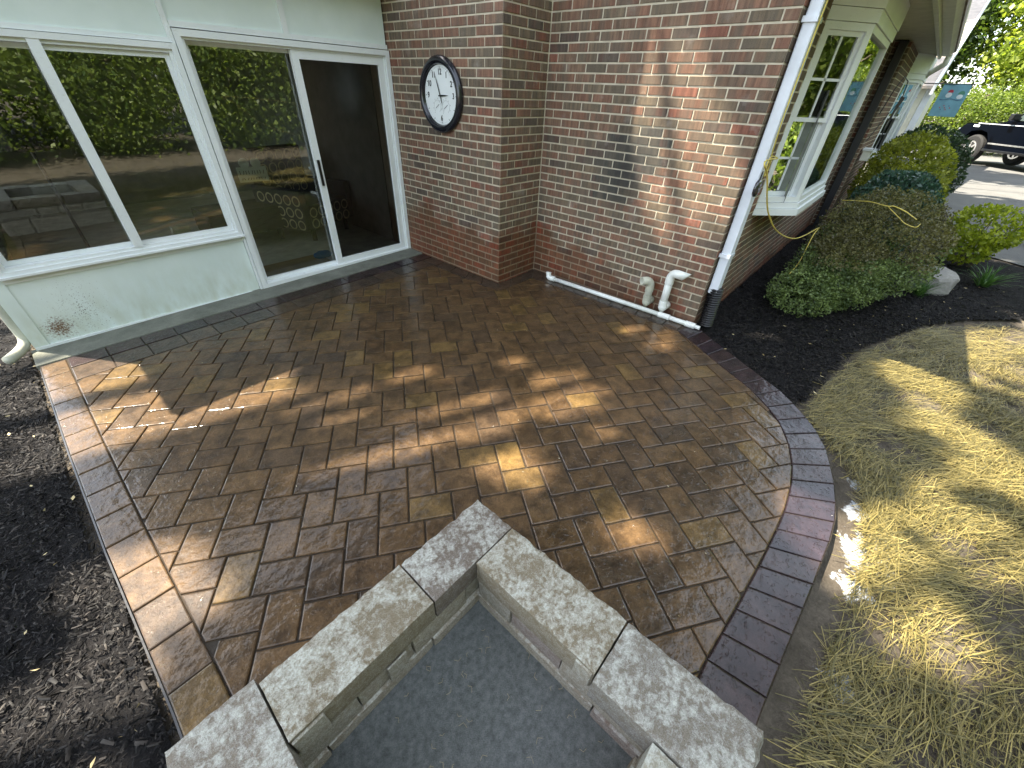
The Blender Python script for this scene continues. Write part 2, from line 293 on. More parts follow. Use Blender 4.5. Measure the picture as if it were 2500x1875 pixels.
OUTER = [(0.03, -0.02), (-0.10, -0.14), (-0.24, -0.36), (-0.42, -0.65), (-0.56, -0.88), (-0.72, -1.05), (-0.87, -1.165), (-1.01, -1.24), (-1.26, -1.32), (-1.40, -1.35), (-1.55, -1.372), (-1.72, -1.375), (-1.87, -1.365), (-2.08, -1.355), (-2.28, -1.34), (-2.42, -1.33), (-2.72, -1.31), (-2.93, -1.31)]
INNER = [(-0.235, 0.05), (-0.36, -0.16), (-0.54, -0.44), (-0.70, -0.71), (-0.87, -0.89), (-0.98, -0.975), (-1.14, -1.055), (-1.33, -1.115), (-1.50, -1.145), (-1.68, -1.157), (-1.86, -1.155), (-2.09, -1.145), (-2.40, -1.125), (-2.69, -1.10), (-2.93, -1.10)]
MULCH_R = [(-0.02, -0.03), (-0.12, -0.17), (-0.26, -0.40), (-0.44, -0.68), (-0.60, -0.93), (-0.66, -1.00), (-0.45, -1.06), (0.15, -1.15), (0.6, -1.22), (1.03, -1.38), (1.74, -1.66), (2.3, -2.05), (2.9, -2.6), (3.8, -2.9), (5.1, -2.85), (5.6, -2.25), (6.2, -1.95), (10.2, -1.8), (10.2, 0.1), (0.0, 0.1)]
MULCH_L = [(-4.115, 3.3), (-4.11, 2.2), (-4.10, 1.2), (-4.06, 0.2), (-4.06, -1.6), (-9.5, -2.5), (-9.5, 8), (-4.2, 8)]
def mulch(name, poly, label, n, dens_center, spread):
    xs = [p_[0] for p_ in poly]; ys = [p_[1] for p_ in poly]
    # bumpy base
    gx = np.arange(min(xs), max(xs), 0.05); gy = np.arange(max(min(ys), -3.2), min(max(ys), 4.6), 0.05); X, Y = np.meshgrid(gx, gy, indexing='ij'); P2 = np.stack([X.ravel(), Y.ravel()], 1); ins = inside(P2, poly).reshape(X.shape)
    Z = gz(X) - 0.055 + 0.02 * np.array([noise.noise(Vector((a * 3.1, b * 3.1, 0))) for a, b in P2]).reshape(X.shape) + 0.008 * rng.uniform(-1, 1, X.shape)
    ny = len(gy); cell = ins[:-1, :-1] & ins[1:, :-1] & ins[:-1, 1:] & ins[1:, 1:]; I, J = np.nonzero(cell); a = I * ny + J; F = np.stack([a, a + ny, a + ny + 1, a + 1], 1)
    b = npmesh(name, np.stack([X, Y, Z], -1).reshape(-1, 3), F, 'mulchbase'); b['kind'] = 'structure'
    # chips
    Cc = np.array(dens_center)[None, :] + rng.normal(size=(n * 3, 2)) * np.array(spread)[None, :]; k = inside(Cc, poly); Cc = Cc[k][:n]; N = len(Cc)
    d = rng.normal(size=(N, 3)) * [1, 1, 0.28]; d /= np.linalg.norm(d, axis=1)[:, None]; s = np.cross(d, rng.normal(size=(N, 3)) * [0.5, 0.5, 1] + [0, 0, .6]); s /= np.linalg.norm(s, axis=1)[:, None]; nn = np.cross(s, d)
    L = rng.gamma(3.0, 0.0042, N)[:, None] + 0.004; W = L * rng.uniform(0.12, 0.34, N)[:, None]; T = W * 0.35
    Pz = np.concatenate([Cc, (gz(Cc[:, 0]) - 0.050 + rng.uniform(0, 0.022, N))[:, None]], 1)
    Pz[:, 2] += 0.02 * np.array([noise.noise(Vector((a * 3.1, b * 3.1, 0))) for a, b in Cc])
    V = []
    for i, j, h in ((-1, -1, 0), (1, -.6, 0), (1.1, .8, 0), (-1, 1, 0), (-.1, 0, 1.6)): V.append(Pz + d * L * i * .5 + s * W * j * .5 + nn * T * h)
    V = np.stack(V, 1).reshape(-1, 3); q = np.arange(N) * 5
    F = np.concatenate([np.stack([q + a, q + b_, q + 4], 1) for a, b_ in ((0, 1), (1, 2), (2, 3), (3, 0))])
    o = npmesh('mulch_chips', V, F, MULCHM, None, np.repeat(rng.uniform(0, 1, N) ** 3.5, 5)); tag(o, label, 'mulch', None, 'stuff')
MULCHM = bits_mat('mulch_chip', (0.004, 0.004, 0.0045), (0.042, 0.036, 0.031), 0.62, 0.22)
mulch('mulch_bed', MULCH_R, 'black shredded mulch under the shrubs by the brick house', 60000, (1.0, -1.0), (1.7, 0.95))
mulch('planting_bed', MULCH_L, 'black shredded mulch left of the patio by the sunroom corner', 70000, (-4.4, 1.4), (1.2, 1.8))
# driveway far right
sheet('driveway', [(5.25, -2.95), (5.7, -2.2), (6.3, -1.98), (10.4, -1.85), (14, -1.2), (16, 6), (70, 20), (70, -22), (12, -22), (6.5, -6.5)], -0.062, 'asphalt')
def straw():
    n = 56000; poly = [(-4.6, -1.7), (-2.95, -1.42), (-2.3, -1.47), (-1.7, -1.52), (-1.2, -1.47), (-0.85, -1.27), (-0.62, -1.06), (-0.2, -1.10), (0.6, -1.25), (1.1, -1.42), (1.8, -1.72), (2.5, -2.3), (3.2, -3.0), (4.8, -3.4), (6, -5.5), (6, -7.5), (-9, -7.5), (-9, -2.6)]
    P_ = np.concatenate([np.stack([rng.normal(-0.5, 1.9, n * 2), -1.0 - rng.gamma(2.0, 0.62, n * 2)], 1), np.stack([rng.uniform(-9, 6, n // 2), rng.uniform(-7.5, -2, n // 2)], 1)]); P_ = P_[inside(P_, poly)]
    nz = np.array([noise.noise(Vector((a * 2.3, b * 2.3, 3))) + 0.6 * noise.noise(Vector((a * 6, b * 6, 9))) for a, b in P_]); keep = rng.uniform(0, 1, len(P_)) < np.clip(0.80 + nz * 1.3, 0.12, 1); P_ = P_[keep][:n]; nz = nz[keep][:n]
    stray = np.stack([rng.uniform(-0.7, 3.2, 200), rng.uniform(-2.4, -0.85, 200)], 1); stray = stray[inside(stray, MULCH_R)][:70]; P_ = np.concatenate([P_, stray]); nz = np.concatenate([nz, np.zeros(len(stray))])
    N = len(P_); th = np.where(rng.uniform(0, 1, N) < .55, rng.normal(-0.42, 0.30, N), rng.uniform(-1.6, 1.6, N)) + 0.9 * np.array([noise.noise(Vector((a * 1.3, b * 1.3, 5))) for a, b in P_]); L = np.clip(rng.gamma(4.0, 0.030, N), 0.03, 0.32); W = rng.uniform(0.0014, 0.0033, N)
    z0 = gz(P_[:, 0]) - 0.082 + rng.uniform(0.0, 0.032, N) + np.clip(nz, 0, 1) * 0.022; tilt = rng.normal(0, 0.13, N); bend = rng.normal(0, 0.035, N)
    V = []
    for k, tt in enumerate((-.5, 0, .5)):
        cx_ = P_[:, 0] + np.cos(th) * L * tt - np.sin(th) * bend * L * (.25 - tt * tt) * 2; cy_ = P_[:, 1] + np.sin(th) * L * tt + np.cos(th) * bend * L * (.25 - tt * tt) * 2; cz_ = z0 + tilt * L * tt + np.where(k == 1, 0.004, 0)
        for sgn in (-1, 1): V.append(np.stack([cx_ - np.sin(th) * W * .5 * sgn, cy_ + np.cos(th) * W * .5 * sgn, cz_ + sgn * W * rng.uniform(-.3, .5, N)], 1))
    V = np.stack(V, 1).reshape(-1, 3); q = np.arange(N) * 6; F = np.concatenate([np.stack([q, q + 2, q + 3, q + 1], 1), np.stack([q + 2, q + 4, q + 5, q + 3], 1)])
    o = npmesh('straw', V, F, bits_mat('straw_blade', (0.035, 0.036, 0.013), (0.36, 0.285, 0.095), 0.5, 0.4), None, np.repeat(rng.beta(1.5, 2.0, N), 6)); tag(o, 'dry yellow straw strewn over bare soil right of the curved patio edge', 'straw', None, 'stuff')
straw()
def litter():
    N = 420; P_ = np.concatenate([np.stack([rng.uniform(-0.4, 5.2, 300), rng.uniform(-2.8, -0.3, 300)], 1), np.stack([rng.uniform(-6.5, -4.1, 200), rng.uniform(-1.2, 3.6, 200)], 1)]); P_ = P_[inside(P_, MULCH_R) | inside(P_, MULCH_L)]
    C3 = np.concatenate([P_, (gz(P_[:, 0]) - 0.022)[:, None]], 1); V, F, r_ = leaves(C3, 0.03, 0.45, 0.0); V[:, 2] = np.repeat(C3[:, 2], 4) + (V[:, 2] - np.repeat(C3[:, 2], 4)) * 0.3
    o = npmesh('fallen_leaves', V, F, bits_mat('dry_leaf', (0.25, 0.18, 0.07), (0.60, 0.50, 0.28), 0.6), None, r_); tag(o, 'small pale dry leaves and petals scattered over the mulch', 'leaves', None, 'stuff')
litter()
def specks():
    P_ = np.stack([rng.uniform(-3.8, -.4, 70), rng.uniform(-1.1, 2.6, 70)], 1); P_ = P_[inside(P_, [(-3.9, -1.1), (-2.8, -1.1), (-.9, -.8), (-.3, .1), (-.3, 1.7), (-.8, 2.7), (-3.9, 2.7)]) & ~((P_[:, 0] < -2.9) & (P_[:, 1] < -.1))]
    C3 = np.concatenate([P_, (gz(P_[:, 0]) + 0.003)[:, None]], 1); V, F, r_ = leaves(C3, 0.013, 0.4, 0.0); V[:, 2] = np.repeat(C3[:, 2], 4) + (V[:, 2] - np.repeat(C3[:, 2], 4)) * 0.15
    o = npmesh('fallen_petals', V, F, bits_mat('dry_petal', (0.30, 0.24, 0.12), (0.60, 0.55, 0.40), 0.6), None, r_); tag(o, 'tiny pale petals and straw bits lying on the wet pavers', 'petals', None, 'stuff')
specks()
# ------------------------------------------------------------------ patio with pavers
patio = bpy.data.objects.new('patio', None); link(patio); patio['kind'] = 'structure'; patio.rotation_euler = (0, -math.atan(TILT), 0)
FIELD = [(-3.955, 2.815), (-0.785, 2.815), (-0.785, 1.76), (-0.235, 1.76)] + INNER + [(-3.898, -1.10), (-3.908, 0.2), (-3.933, 1.1), (-3.948, 2.0)]
bedpoly = [(-4.105, 3.22), (-0.62, 3.22), (-0.62, 1.92), (-0.01, 1.92)] + OUTER + [(-4.05, -1.3), (-4.055, 0.2), (-4.095, 1.6)]
bm = bmesh.new(); top = [bm.verts.new((x, y, -0.0075)) for x, y in bedpoly]; bot = [bm.verts.new((x, y, -0.07)) for x, y in bedpoly]
bm.faces.new(top); [bm.faces.new((top[i], bot[i], bot[(i + 1) % len(top)], top[(i + 1) % len(top)])) for i in range(len(top))]; bmesh.ops.triangulate(bm, faces=[f for f in bm.faces if len(f.verts) > 4])
bed = bobj('paver_bed', bm, 'joint', patio)
def clip(subj, conv):
    out = subj
    for i in range(len(conv)):
        a = conv[i]; b = conv[(i + 1) % len(conv)]; inp = out; out = []
        if not inp: return []
        f = lambda p_: (b[0] - a[0]) * (p_[1] - a[1]) - (b[1] - a[1]) * (p_[0] - a[0])
        for j in range(len(inp)):
            p_, q = inp[j - 1], inp[j]; fp, fq = f(p_), f(q)
            if fq >= 0:
                if fp < 0: tt = fp / (fp - fq); out.append((p_[0] + tt * (q[0] - p_[0]), p_[1] + tt * (q[1] - p_[1])))
                out.append(q)
            elif fp >= 0: tt = fp / (fp - fq); out.append((p_[0] + tt * (q[0] - p_[0]), p_[1] + tt * (q[1] - p_[1])))
    res = []
    for q in out:
        if not res or (abs(q[0] - res[-1][0]) + abs(q[1] - res[-1][1])) > 1e-4: res.append(q)
    if len(res) > 1 and abs(res[0][0] - res[-1][0]) + abs(res[0][1] - res[-1][1]) < 1e-4: res.pop()
    return res
def area(pl): return 0.5 * sum(pl[i - 1][0] * pl[i][1] - pl[i][0] * pl[i - 1][1] for i in range(len(pl)))
def inset(pl, d):
    n = len(pl); out = []
    for i in range(n):
        p0, p1, p2 = Vector(pl[i - 1]), Vector(pl[i]), Vector(pl[(i + 1) % n]); e1 = (p1 - p0).normalized(); e2 = (p2 - p1).normalized(); n1 = Vector((-e1.y, e1.x)); n2 = Vector((-e2.y, e2.x)); b = n1 + n2
        k = max(b.length_squared, 0.5); out.append(tuple(p1 + b * (2 * d / k)))
    return out
def prism(bm, pl, cx_=0, cy_=0, bev=0.007, depth=0.035, wob=0.0):
    n = len(pl); ins = inset(pl, bev); rs = [[], [], [], []]
    for (x, y), (xi, yi) in zip(pl, ins):
        dz = random.uniform(-wob, wob)
        mx, my = x + (xi - x) * .3, y + (yi - y) * .3
        rs[0].append(bm.verts.new((x - cx_, y - cy_, -depth))); rs[1].append(bm.verts.new((x - cx_, y - cy_, -0.0065))); rs[2].append(bm.verts.new((mx - cx_, my - cy_, -0.002 + dz * .5))); rs[3].append(bm.verts.new((xi - cx_, yi - cy_, dz)))
    fs = []
    for a, b in zip(rs, rs[1:]):
        for i in range(n): fs.append(bm.faces.new((a[i], a[(i + 1) % n], b[(i + 1) % n], b[i])))
    fs.append(bm.faces.new(rs[3])); return fs
U = 0.0730; TH = R(-34.85); OX, OY = -2.524, 0.100; cu, su = math.cos(TH), math.sin(TH)
def lat(a, b): return (OX + U * (a * cu - b * su), OY + U * (a * su + b * cu))
G = 0.0024
def rnd_paver(dark=0.0):
    r_ = random.random()
    if dark > .8: c = random.choice([(0.046, 0.028, 0.032), (0.054, 0.034, 0.036), (0.038, 0.026, 0.036)])
    elif dark > .4: c = random.choice([(0.085, 0.062, 0.048), (0.10, 0.070, 0.050), (0.07, 0.055, 0.045)])
    elif r_ < .07: c = (0.185, 0.124, 0.054)
    elif r_ < .55: c = (0.146, 0.094, 0.050)
    elif r_ < .88: c = (0.128, 0.083, 0.046)
    else: c = (0.104, 0.071, 0.045)
    k = random.uniform(.93, 1.07) * .76; return tuple(x * k for x in c)
pieces = []     # (polygon, colour, kind, centre)
for i in range(-14, 16):
    for j in range(-22, 26):
        a0, b0 = 5 * i + 2 * j, -i + 2 * j
        for (u0, u1, v0, v1) in ((0, 2, 0, 3), (2, 5, 0, 2)):
            g_ = G / U; q = [(a0 + u0 + g_, b0 + v0 + g_), (a0 + u1 - g_, b0 + v0 + g_), (a0 + u1 - g_, b0 + v1 - g_), (a0 + u0 + g_, b0 + v1 - g_)]; poly = [lat(*c_) for c_ in q]
            cx_ = sum(c_[0] for c_ in poly) / 4; cy_ = sum(c_[1] for c_ in poly) / 4
            if not (-4.2 < cx_ < 0.1 and -1.4 < cy_ < 3.1): continue
            if all(inside(np.array(poly), FIELD)) : pl = poly; full = (u1 - u0) == 2
            else:
                pl = clip(FIELD[::-1] if area(FIELD) < 0 else FIELD, poly); full = None
                if len(pl) < 3 or abs(area(pl)) < 0.0012: continue
            col_ = rnd_paver()
            if (i, j) == (0, 0) and (u0, v1) == (0, 3): col_ = (0.19, 0.125, 0.050)
            pieces.append((pl, col_, full, (cx_, cy_)))
# border courses
def strip(A, B, step, dark):
    def res(L_, n):
        L_ = [Vector(p_) for p_ in L_]; ds = [0]
        for a, b in zip(L_, L_[1:]): ds.append(ds[-1] + (b - a).length)
        out = []
        for k in range(n + 1):
            d = ds[-1] * k / n; i = 0
            while i < len(ds) - 2 and ds[i + 1] < d: i += 1
            tt = (d - ds[i]) / (ds[i + 1] - ds[i]); out.append(L_[i].lerp(L_[i + 1], min(1, tt)))
        return out
    Lm = sum((Vector(b) - Vector(a)).length for a, b in zip(A, A[1:])); n = max(1, round(Lm / step)); a_, b_ = res(A, n), res(B, n)
    for k in range(n):
        q = [tuple(a_[k]), tuple(a_[k + 1]), tuple(b_[k + 1]), tuple(b_[k])]
        if area(q) < 0: q = q[::-1]
        q = inset(q, G); c_ = (sum(v[0] for v in q) / 4, sum(v[1] for v in q) / 4); pieces.append((q, rnd_paver(dark), None, c_))
strip(OUTER, INNER, 0.148, 0.9)
strip([(-4.100, 3.20), (-4.098, 2.0), (-4.085, 1.1), (-4.055, 0.2), (-4.05, -1.2)], [(-3.96, 3.20), (-3.95, 2.0), (-3.935, 1.1), (-3.91, 0.2), (-3.90, -1.2)], 0.205, 0.0)
strip([(-3.955, 3.215), (-0.625, 3.215)], [(-3.955, 3.04), (-0.625, 3.04)], 0.222, 0.9)
strip([(-3.955, 3.035), (-0.785, 3.035)], [(-3.955, 2.82), (-0.785, 2.82)], 0.222, 0.6)
strip([(-0.62, 3.035), (-0.62, 1.925)], [(-0.78, 3.035), (-0.78, 1.765)], 0.21, 0.45)
strip([(-0.62, 1.915), (-0.01, 1.915)], [(-0.775, 1.765), (-0.235, 1.765)], 0.21, 0.45)
strip([(-0.012, 1.91), (-0.012, 0.06)], [(-0.232, 1.755), (-0.232, 0.06)], 0.15, 0.45)
def camd(c_): return (Vector((c_[0], c_[1], 0)) - CAM).length
def hidden(c_): return (-4.05 < c_[0] < -2.9 and c_[1] < -0.12)
pieces = [p_ for p_ in pieces if not (-3.98 < p_[3][0] < -2.96 and p_[3][1] < -0.16)]
pieces.sort(key=lambda p_: camd(p_[3]) / math.sqrt(max(abs(area(p_[0])), 1e-4)) * 0.16)
fullV = []
for var in range(5):
    for ori in (0, 1):
        bm = bmesh.new(); a, b = (U * 2, U * 3) if ori == 0 else (U * 3, U * 2); a -= 2 * G; b -= 2 * G
        pl = []
        for (x0, y0), (x1, y1) in (((-a/2, -b/2), (a/2, -b/2)), ((a/2, -b/2), (a/2, b/2)), ((a/2, b/2), (-a/2, b/2)), ((-a/2, b/2), (-a/2, -b/2))):
            for k in range(4):
                tt = k / 4; w_ = 0.0012 if k else 0.0022
                px, py = x0 + (x1 - x0) * tt, y0 + (y1 - y0) * tt; s_ = (1 - w_ / a * 2 * random.random()); pl.append((px * s_, py * s_))
        pl = [(x * cu - y * su, x * su + y * cu) for x, y in pl]
        prism(bm, pl, wob=0.0008); bmesh.ops.recalc_face_normals(bm, faces=bm.faces); me = bpy.data.meshes.new('paver'); bm.to_mesh(me); bm.free(); me.materials.append(M['paver']); fullV.append(me)
def setcol(me, cols):
    a = me.color_attributes.new('Col', 'FLOAT_COLOR', 'CORNER'); a.data.foreach_set('color', np.array(cols, np.float32).ravel())
for pl, c_, full, cc in pieces[:300]:
    if full is not None: me = fullV[random.randrange(5) * 2 + (0 if full else 1)]; o = bpy.data.objects.new('paver', me)
    else:
        if area(pl) < 0: pl = pl[::-1]
        bm = bmesh.new(); cc = (sum(v[0] for v in pl) / len(pl), sum(v[1] for v in pl) / len(pl)); prism(bm, pl, cc[0], cc[1], bev=0.006); me = bpy.data.meshes.new('paver'); bmesh.ops.recalc_face_normals(bm, faces=bm.faces); bm.to_mesh(me); bm.free(); me.materials.append(M['paver']); o = bpy.data.objects.new('paver', me)
    link(o, patio); o.location = (cc[0], cc[1], random.uniform(-0.0012, 0.0012)); o.color = ncol(c_); o.rotation_euler = (random.uniform(-.004, .004), random.uniform(-.004, .004), 0)
bm = bmesh.new(); fc = []
for pl, c_, full, cc in pieces[300:]:
    if area(pl) < 0: pl = pl[::-1]
    k = prism(bm, pl, bev=0.006, wob=0.0006); fc += [(len(f.verts), c_) for f in k]
bm.faces.ensure_lookup_table(); me = bpy.data.meshes.new('paver_field'); cols = []
bmesh.ops.recalc_face_normals(bm, faces=bm.faces); bm.to_mesh(me); bm.free()
for nv, c_ in fc: cols += [ncol(c_)] * nv
setcol(me, cols); me.materials.append(M['paver_j']); o = link(bpy.data.objects.new('paver_field', me), patio); o['kind'] = 'stuff'
# plastic edge restraint round the curve and the left side
bm = bmesh.new()
def ribbon(bm, pts, off, w_, z0, z1):
    P2 = [Vector(p_) for p_ in pts]; ra = []
    for i, p_ in enumerate(P2):
        d = (P2[min(i + 1, len(P2) - 1)] - P2[max(0, i - 1)]).normalized(); n_ = Vector((d.y, -d.x)) * -1
        a = p_ + n_ * off; b = p_ + n_ * (off + w_); g0 = float(gz(p_.x)); ra.append([bm.verts.new((a.x, a.y, g0 + z0)), bm.verts.new((a.x, a.y, g0 + z1)), bm.verts.new((b.x, b.y, g0 + z1 - .002)), bm.verts.new((b.x, b.y, g0 + z0))])
    for a, b in zip(ra, ra[1:]):
        for k in range(3): bm.faces.new((a[k], b[k], b[k + 1], a[k + 1]))
    bm.faces.new(ra[0]); bm.faces.new(ra[-1][::-1])
ribbon(bm, OUTER[::-1], 0.003, 0.007, -0.09, -0.010); o = bobj('edge_restraint', bm, plain('edge_plastic', (0.05, 0.065, 0.065), 0.45)); tag(o, 'thin dark plastic edging strip along the curved patio border', 'edging')
bm = bmesh.new(); ribbon(bm, [(-4.05, -1.2), (-4.055, 0.2), (-4.085, 1.1), (-4.098, 2.0), (-4.10, 3.2)], 0.003, 0.007, -0.09, -0.016); o = bobj('edge_restraint', bm, 'black'); tag(o, 'straight dark edging strip between left border pavers and mulch', 'edging')
# concrete curb below the sunroom
o = obox('curb', -4.12, -0.625, 3.225, 3.53, -0.15, 0.012, 'concrete', None, 0.006); o['kind'] = 'structure'; o.rotation_euler = (0, -math.atan(TILT * 1.15), 0); o.location.z = -0.004
# ------------------------------------------------------------------ bricks
CH, MOD = 0.0677, 0.2032
def brick_col(y=None, z=None, wall=''):
    r_ = random.random()
    if r_ < .36: c = (0.192, 0.110, 0.078)
    elif r_ < .66: c = (0.178, 0.118, 0.085)
    elif r_ < .88: c = (0.155, 0.122, 0.088)
    elif r_ < .93: c = (0.215, 0.095, 0.068)
    else: c = (0.100, 0.078, 0.066)
    k = random.uniform(.88, 1.14) * 1.10
    if wall == 'side' and y is not None:
        d = ((y - (0.98 - (1.2 - z) * -0.35)) / .30) ** 2 + ((z - 1.17) / .30) ** 2
        if d < 1 and random.random() < .95: c = (0.085, 0.082, 0.074); k *= .9
    return tuple(x * k for x in c)
def brick_mesh(L_, H_=CH - 0.0120, D=0.012, bev=0.0022):
    bm = bmesh.new(); v = []
    for (x, z) in ((-L_/2, -H_/2), (L_/2, -H_/2), (L_/2, H_/2), (-L_/2, H_/2)): v.append((x, z))
    r0 = [bm.verts.new((x, D, z)) for x, z in v]; r1 = [bm.verts.new((x, bev, z)) for x, z in v]; r2 = [bm.verts.new((x * (1 - 2 * bev / L_), random.uniform(-.0004, .0004), z * (1 - 2 * bev / H_))) for x, z in v]
    for a, b in ((r0, r1), (r1, r2)):
        for i in range(4): bm.faces.new((a[i], a[(i + 1) % 4], b[(i + 1) % 4], b[i]))
    bm.faces.new(r2); bmesh.ops.recalc_face_normals(bm, faces=bm.faces); me = bpy.data.meshes.new('brick'); bm.to_mesh(me); bm.free(); me.materials.append(M['brick']); return me
BM_ = {}
def bmesh_for(L_):
    k = round(L_, 3)
    if k not in BM_: BM_[k] = brick_mesh(k)
    return BM_[k]
# each brick face lies in local XZ with its front towards -Y.  wall spec: origin corner, direction of s, rotation z
def brick_row(length, first, n):
    """list of (s0, s1) brick extents; first = length of the first piece in modules"""
    out = []; s = 0.0; L_ = first
    while s < length - 0.03:
        e = min(s + L_ * MOD, length); out.append((s, e)); s = e; L_ = 1.0
    return out
def collect(org, dirv, rz, length, rows, firstf, wall, cond=None):
    res = []
    for n in rows:
        for s0, s1 in brick_row(length, firstf(n), n):
            a, b = s0 + 0.0056, s1 - 0.0056
            if b - a < 0.03: continue
            sm = (a + b) / 2; P_ = Vector(org) + Vector(dirv) * sm + Vector((0, 0, (n + .5) * CH))
            if cond and not cond(P_): continue
            res.append((P_, rz, b - a, wall))
    return res
def place_bricks(items, parent_of, stuff_parent, stuffname='brick_courses'):
    items.sort(key=lambda t_: (t_[0] - CAM).length / (t_[2] + .05))
    V = []; F = []; cols = []; quad_src = {}
    for idx, (P_, rz, L_, wall) in enumerate(items):
        c_ = brick_col(P_.y, P_.z, wall)
        if idx < 300:
            o = bpy.data.objects.new('brick', bmesh_for(L_)); link(o, parent_of[wall]); o.location = P_ + Matrix.Rotation(rz, 3, 'Z') @ Vector((0, random.uniform(-.0015, .001), random.uniform(-.0008, .0008))); o.rotation_euler = (0, random.uniform(-.004, .004), rz); o.color = ncol(c_)
        else:
            me = bmesh_for(L_); rot = Matrix.Rotation(rz, 3, 'Z'); b0 = len(V)
            V += [tuple(rot @ v.co + P_) for v in me.vertices]
            for p_ in me.polygons: F.append([b0 + i for i in p_.vertices]); cols += [ncol(c_)] * 4
    if F:
        me = bpy.data.meshes.new(stuffname); me.from_pydata(V, [], F); setcol(me, cols); me.materials.append(M['brick_j']); o = link(bpy.data.objects.new(stuffname, me), stuff_parent); o['kind'] = 'stuff'
ROWS = range(-1, 36); L3 = 9.5 * MOD; D3 = 3 * MOD; YS = 3.502
PR = 0.0045     # brick faces stand this proud of the mortar plane
chim = empty('chimney', 'square red brick chimney breast with a round clock on its side', 'chimney', (0, 0, 0))
def wallbox(name, x0, x1, y0, y1, z0, z1, parent):
    return obox(name, x0, x1, y0, y1, z0, z1, 'mortar', parent)
cw = wallbox('chimney_wall', -D3 + PR, 0.25, L3 + PR, YS + 0.35, -0.12, 2.44, chim)
items = collect((-D3, L3, 0), (0, 1, 0), -R(90), YS - L3 + .08, ROWS, lambda n: (1.0 if n % 2 else 0.5), 'c') + collect((-D3, L3, 0), (1, 0, 0), 0, D3, ROWS, lambda n: (0.5 if n % 2 else 1.0), 'c', )
place_bricks(items, {'c': cw}, cw)
upper = NT('far_brickwork')
def far_brick():
    t = upper; tc = t.n('TexCoord'); br = t.n('TexBrick'); mp = t.n('Mapping'); t.l(tc.outputs['Object'], mp.inputs[0]); mp.inputs['Rotation'].default_value = (R(90), 0, 0)
    sx = t.n('SeparateXYZ'); t.l(t.n('NewGeometry').outputs['Position'], sx.inputs[0]); cb = t.n('CombineXYZ'); t.l(t.math('ADD', sx.outputs[0], sx.outputs[1]), cb.inputs[0]); t.l(sx.outputs[2], cb.inputs[1]); t.l(cb.outputs[0], br.inputs[0])
    br.inputs['Color1'].default_value = (0.21, 0.13, 0.10, 1); br.inputs['Color2'].default_value = (0.14, 0.12, 0.10, 1); br.inputs['Mortar'].default_value = (0.5, 0.46, 0.37, 1); br.inputs['Scale'].default_value = 1; br.inputs['Brick Width'].default_value = MOD; br.inputs['Row Height'].default_value = CH; br.inputs['Mortar Size'].default_value = 0.005
    t.set(br.outputs[0], 0.9); t.bump(br.outputs[1], -0.4, 0.004); return t.m
M['far_brick'] = far_brick()
obox('chimney_stack', -D3, 0.25, L3, YS + 0.35, 2.443, 6.3, 'far_brick', chim)
house = empty('brick_house', 'red brick house with bay windows and white trim behind the patio', 'house')
sw = wallbox('side_wall', PR, 0.24, PR, L3 + 0.1, -0.12, 2.44, house)
fw = wallbox('front_wall', 0.243, 5.40, PR, 0.24, -0.12, 2.44, house)
def fcond(P_):
    if P_.x < 0.80: return True
    if P_.x < 3.4: return P_.z < 0.87
    return P_.x > 4.55 or P_.z < 0.4
items = collect((0, L3, 0), (0, -1, 0), -R(90), L3, ROWS, lambda n: (1.0 if n % 2 else 0.5), 'side') + collect((0, 0, 0), (1, 0, 0), 0, 5.37, ROWS, lambda n: (1.0 if n % 2 else 0.5), 'front', fcond)
place_bricks(items, {'side': sw, 'front': fw}, sw)
# return wall beyond the bay, 0.2 m forward, and its front face
rw = wallbox('return_wall', 5.42, 8.1, -0.20, 0.24, -0.12, 2.44, house)
V = []; F = []; cols = []
for P_, rz, L_, w_ in collect((5.415, 0.0, 0), (0, -1, 0), -R(90), 0.203, ROWS, lambda n: (1.0 if n % 2 else .5), 'r') + collect((5.415, -.2045, 0), (1, 0, 0), 0, 2.6, ROWS, lambda n: (.5 if n % 2 else 1.0), 'r'):
    me = bmesh_for(L_); rot = Matrix.Rotation(rz, 3, 'Z'); b0 = len(V); V += [tuple(rot @ v.co + P_) for v in me.vertices]; c_ = brick_col()
    for p_ in me.polygons: F.append([b0 + i for i in p_.vertices]); cols += [ncol(c_)] * 4
me = bpy.data.meshes.new('brick_courses'); me.from_pydata(V, [], F); setcol(me, cols); me.materials.append(M['brick_j']); o = link(bpy.data.objects.new('brick_courses', me), rw); o['kind'] = 'stuff'
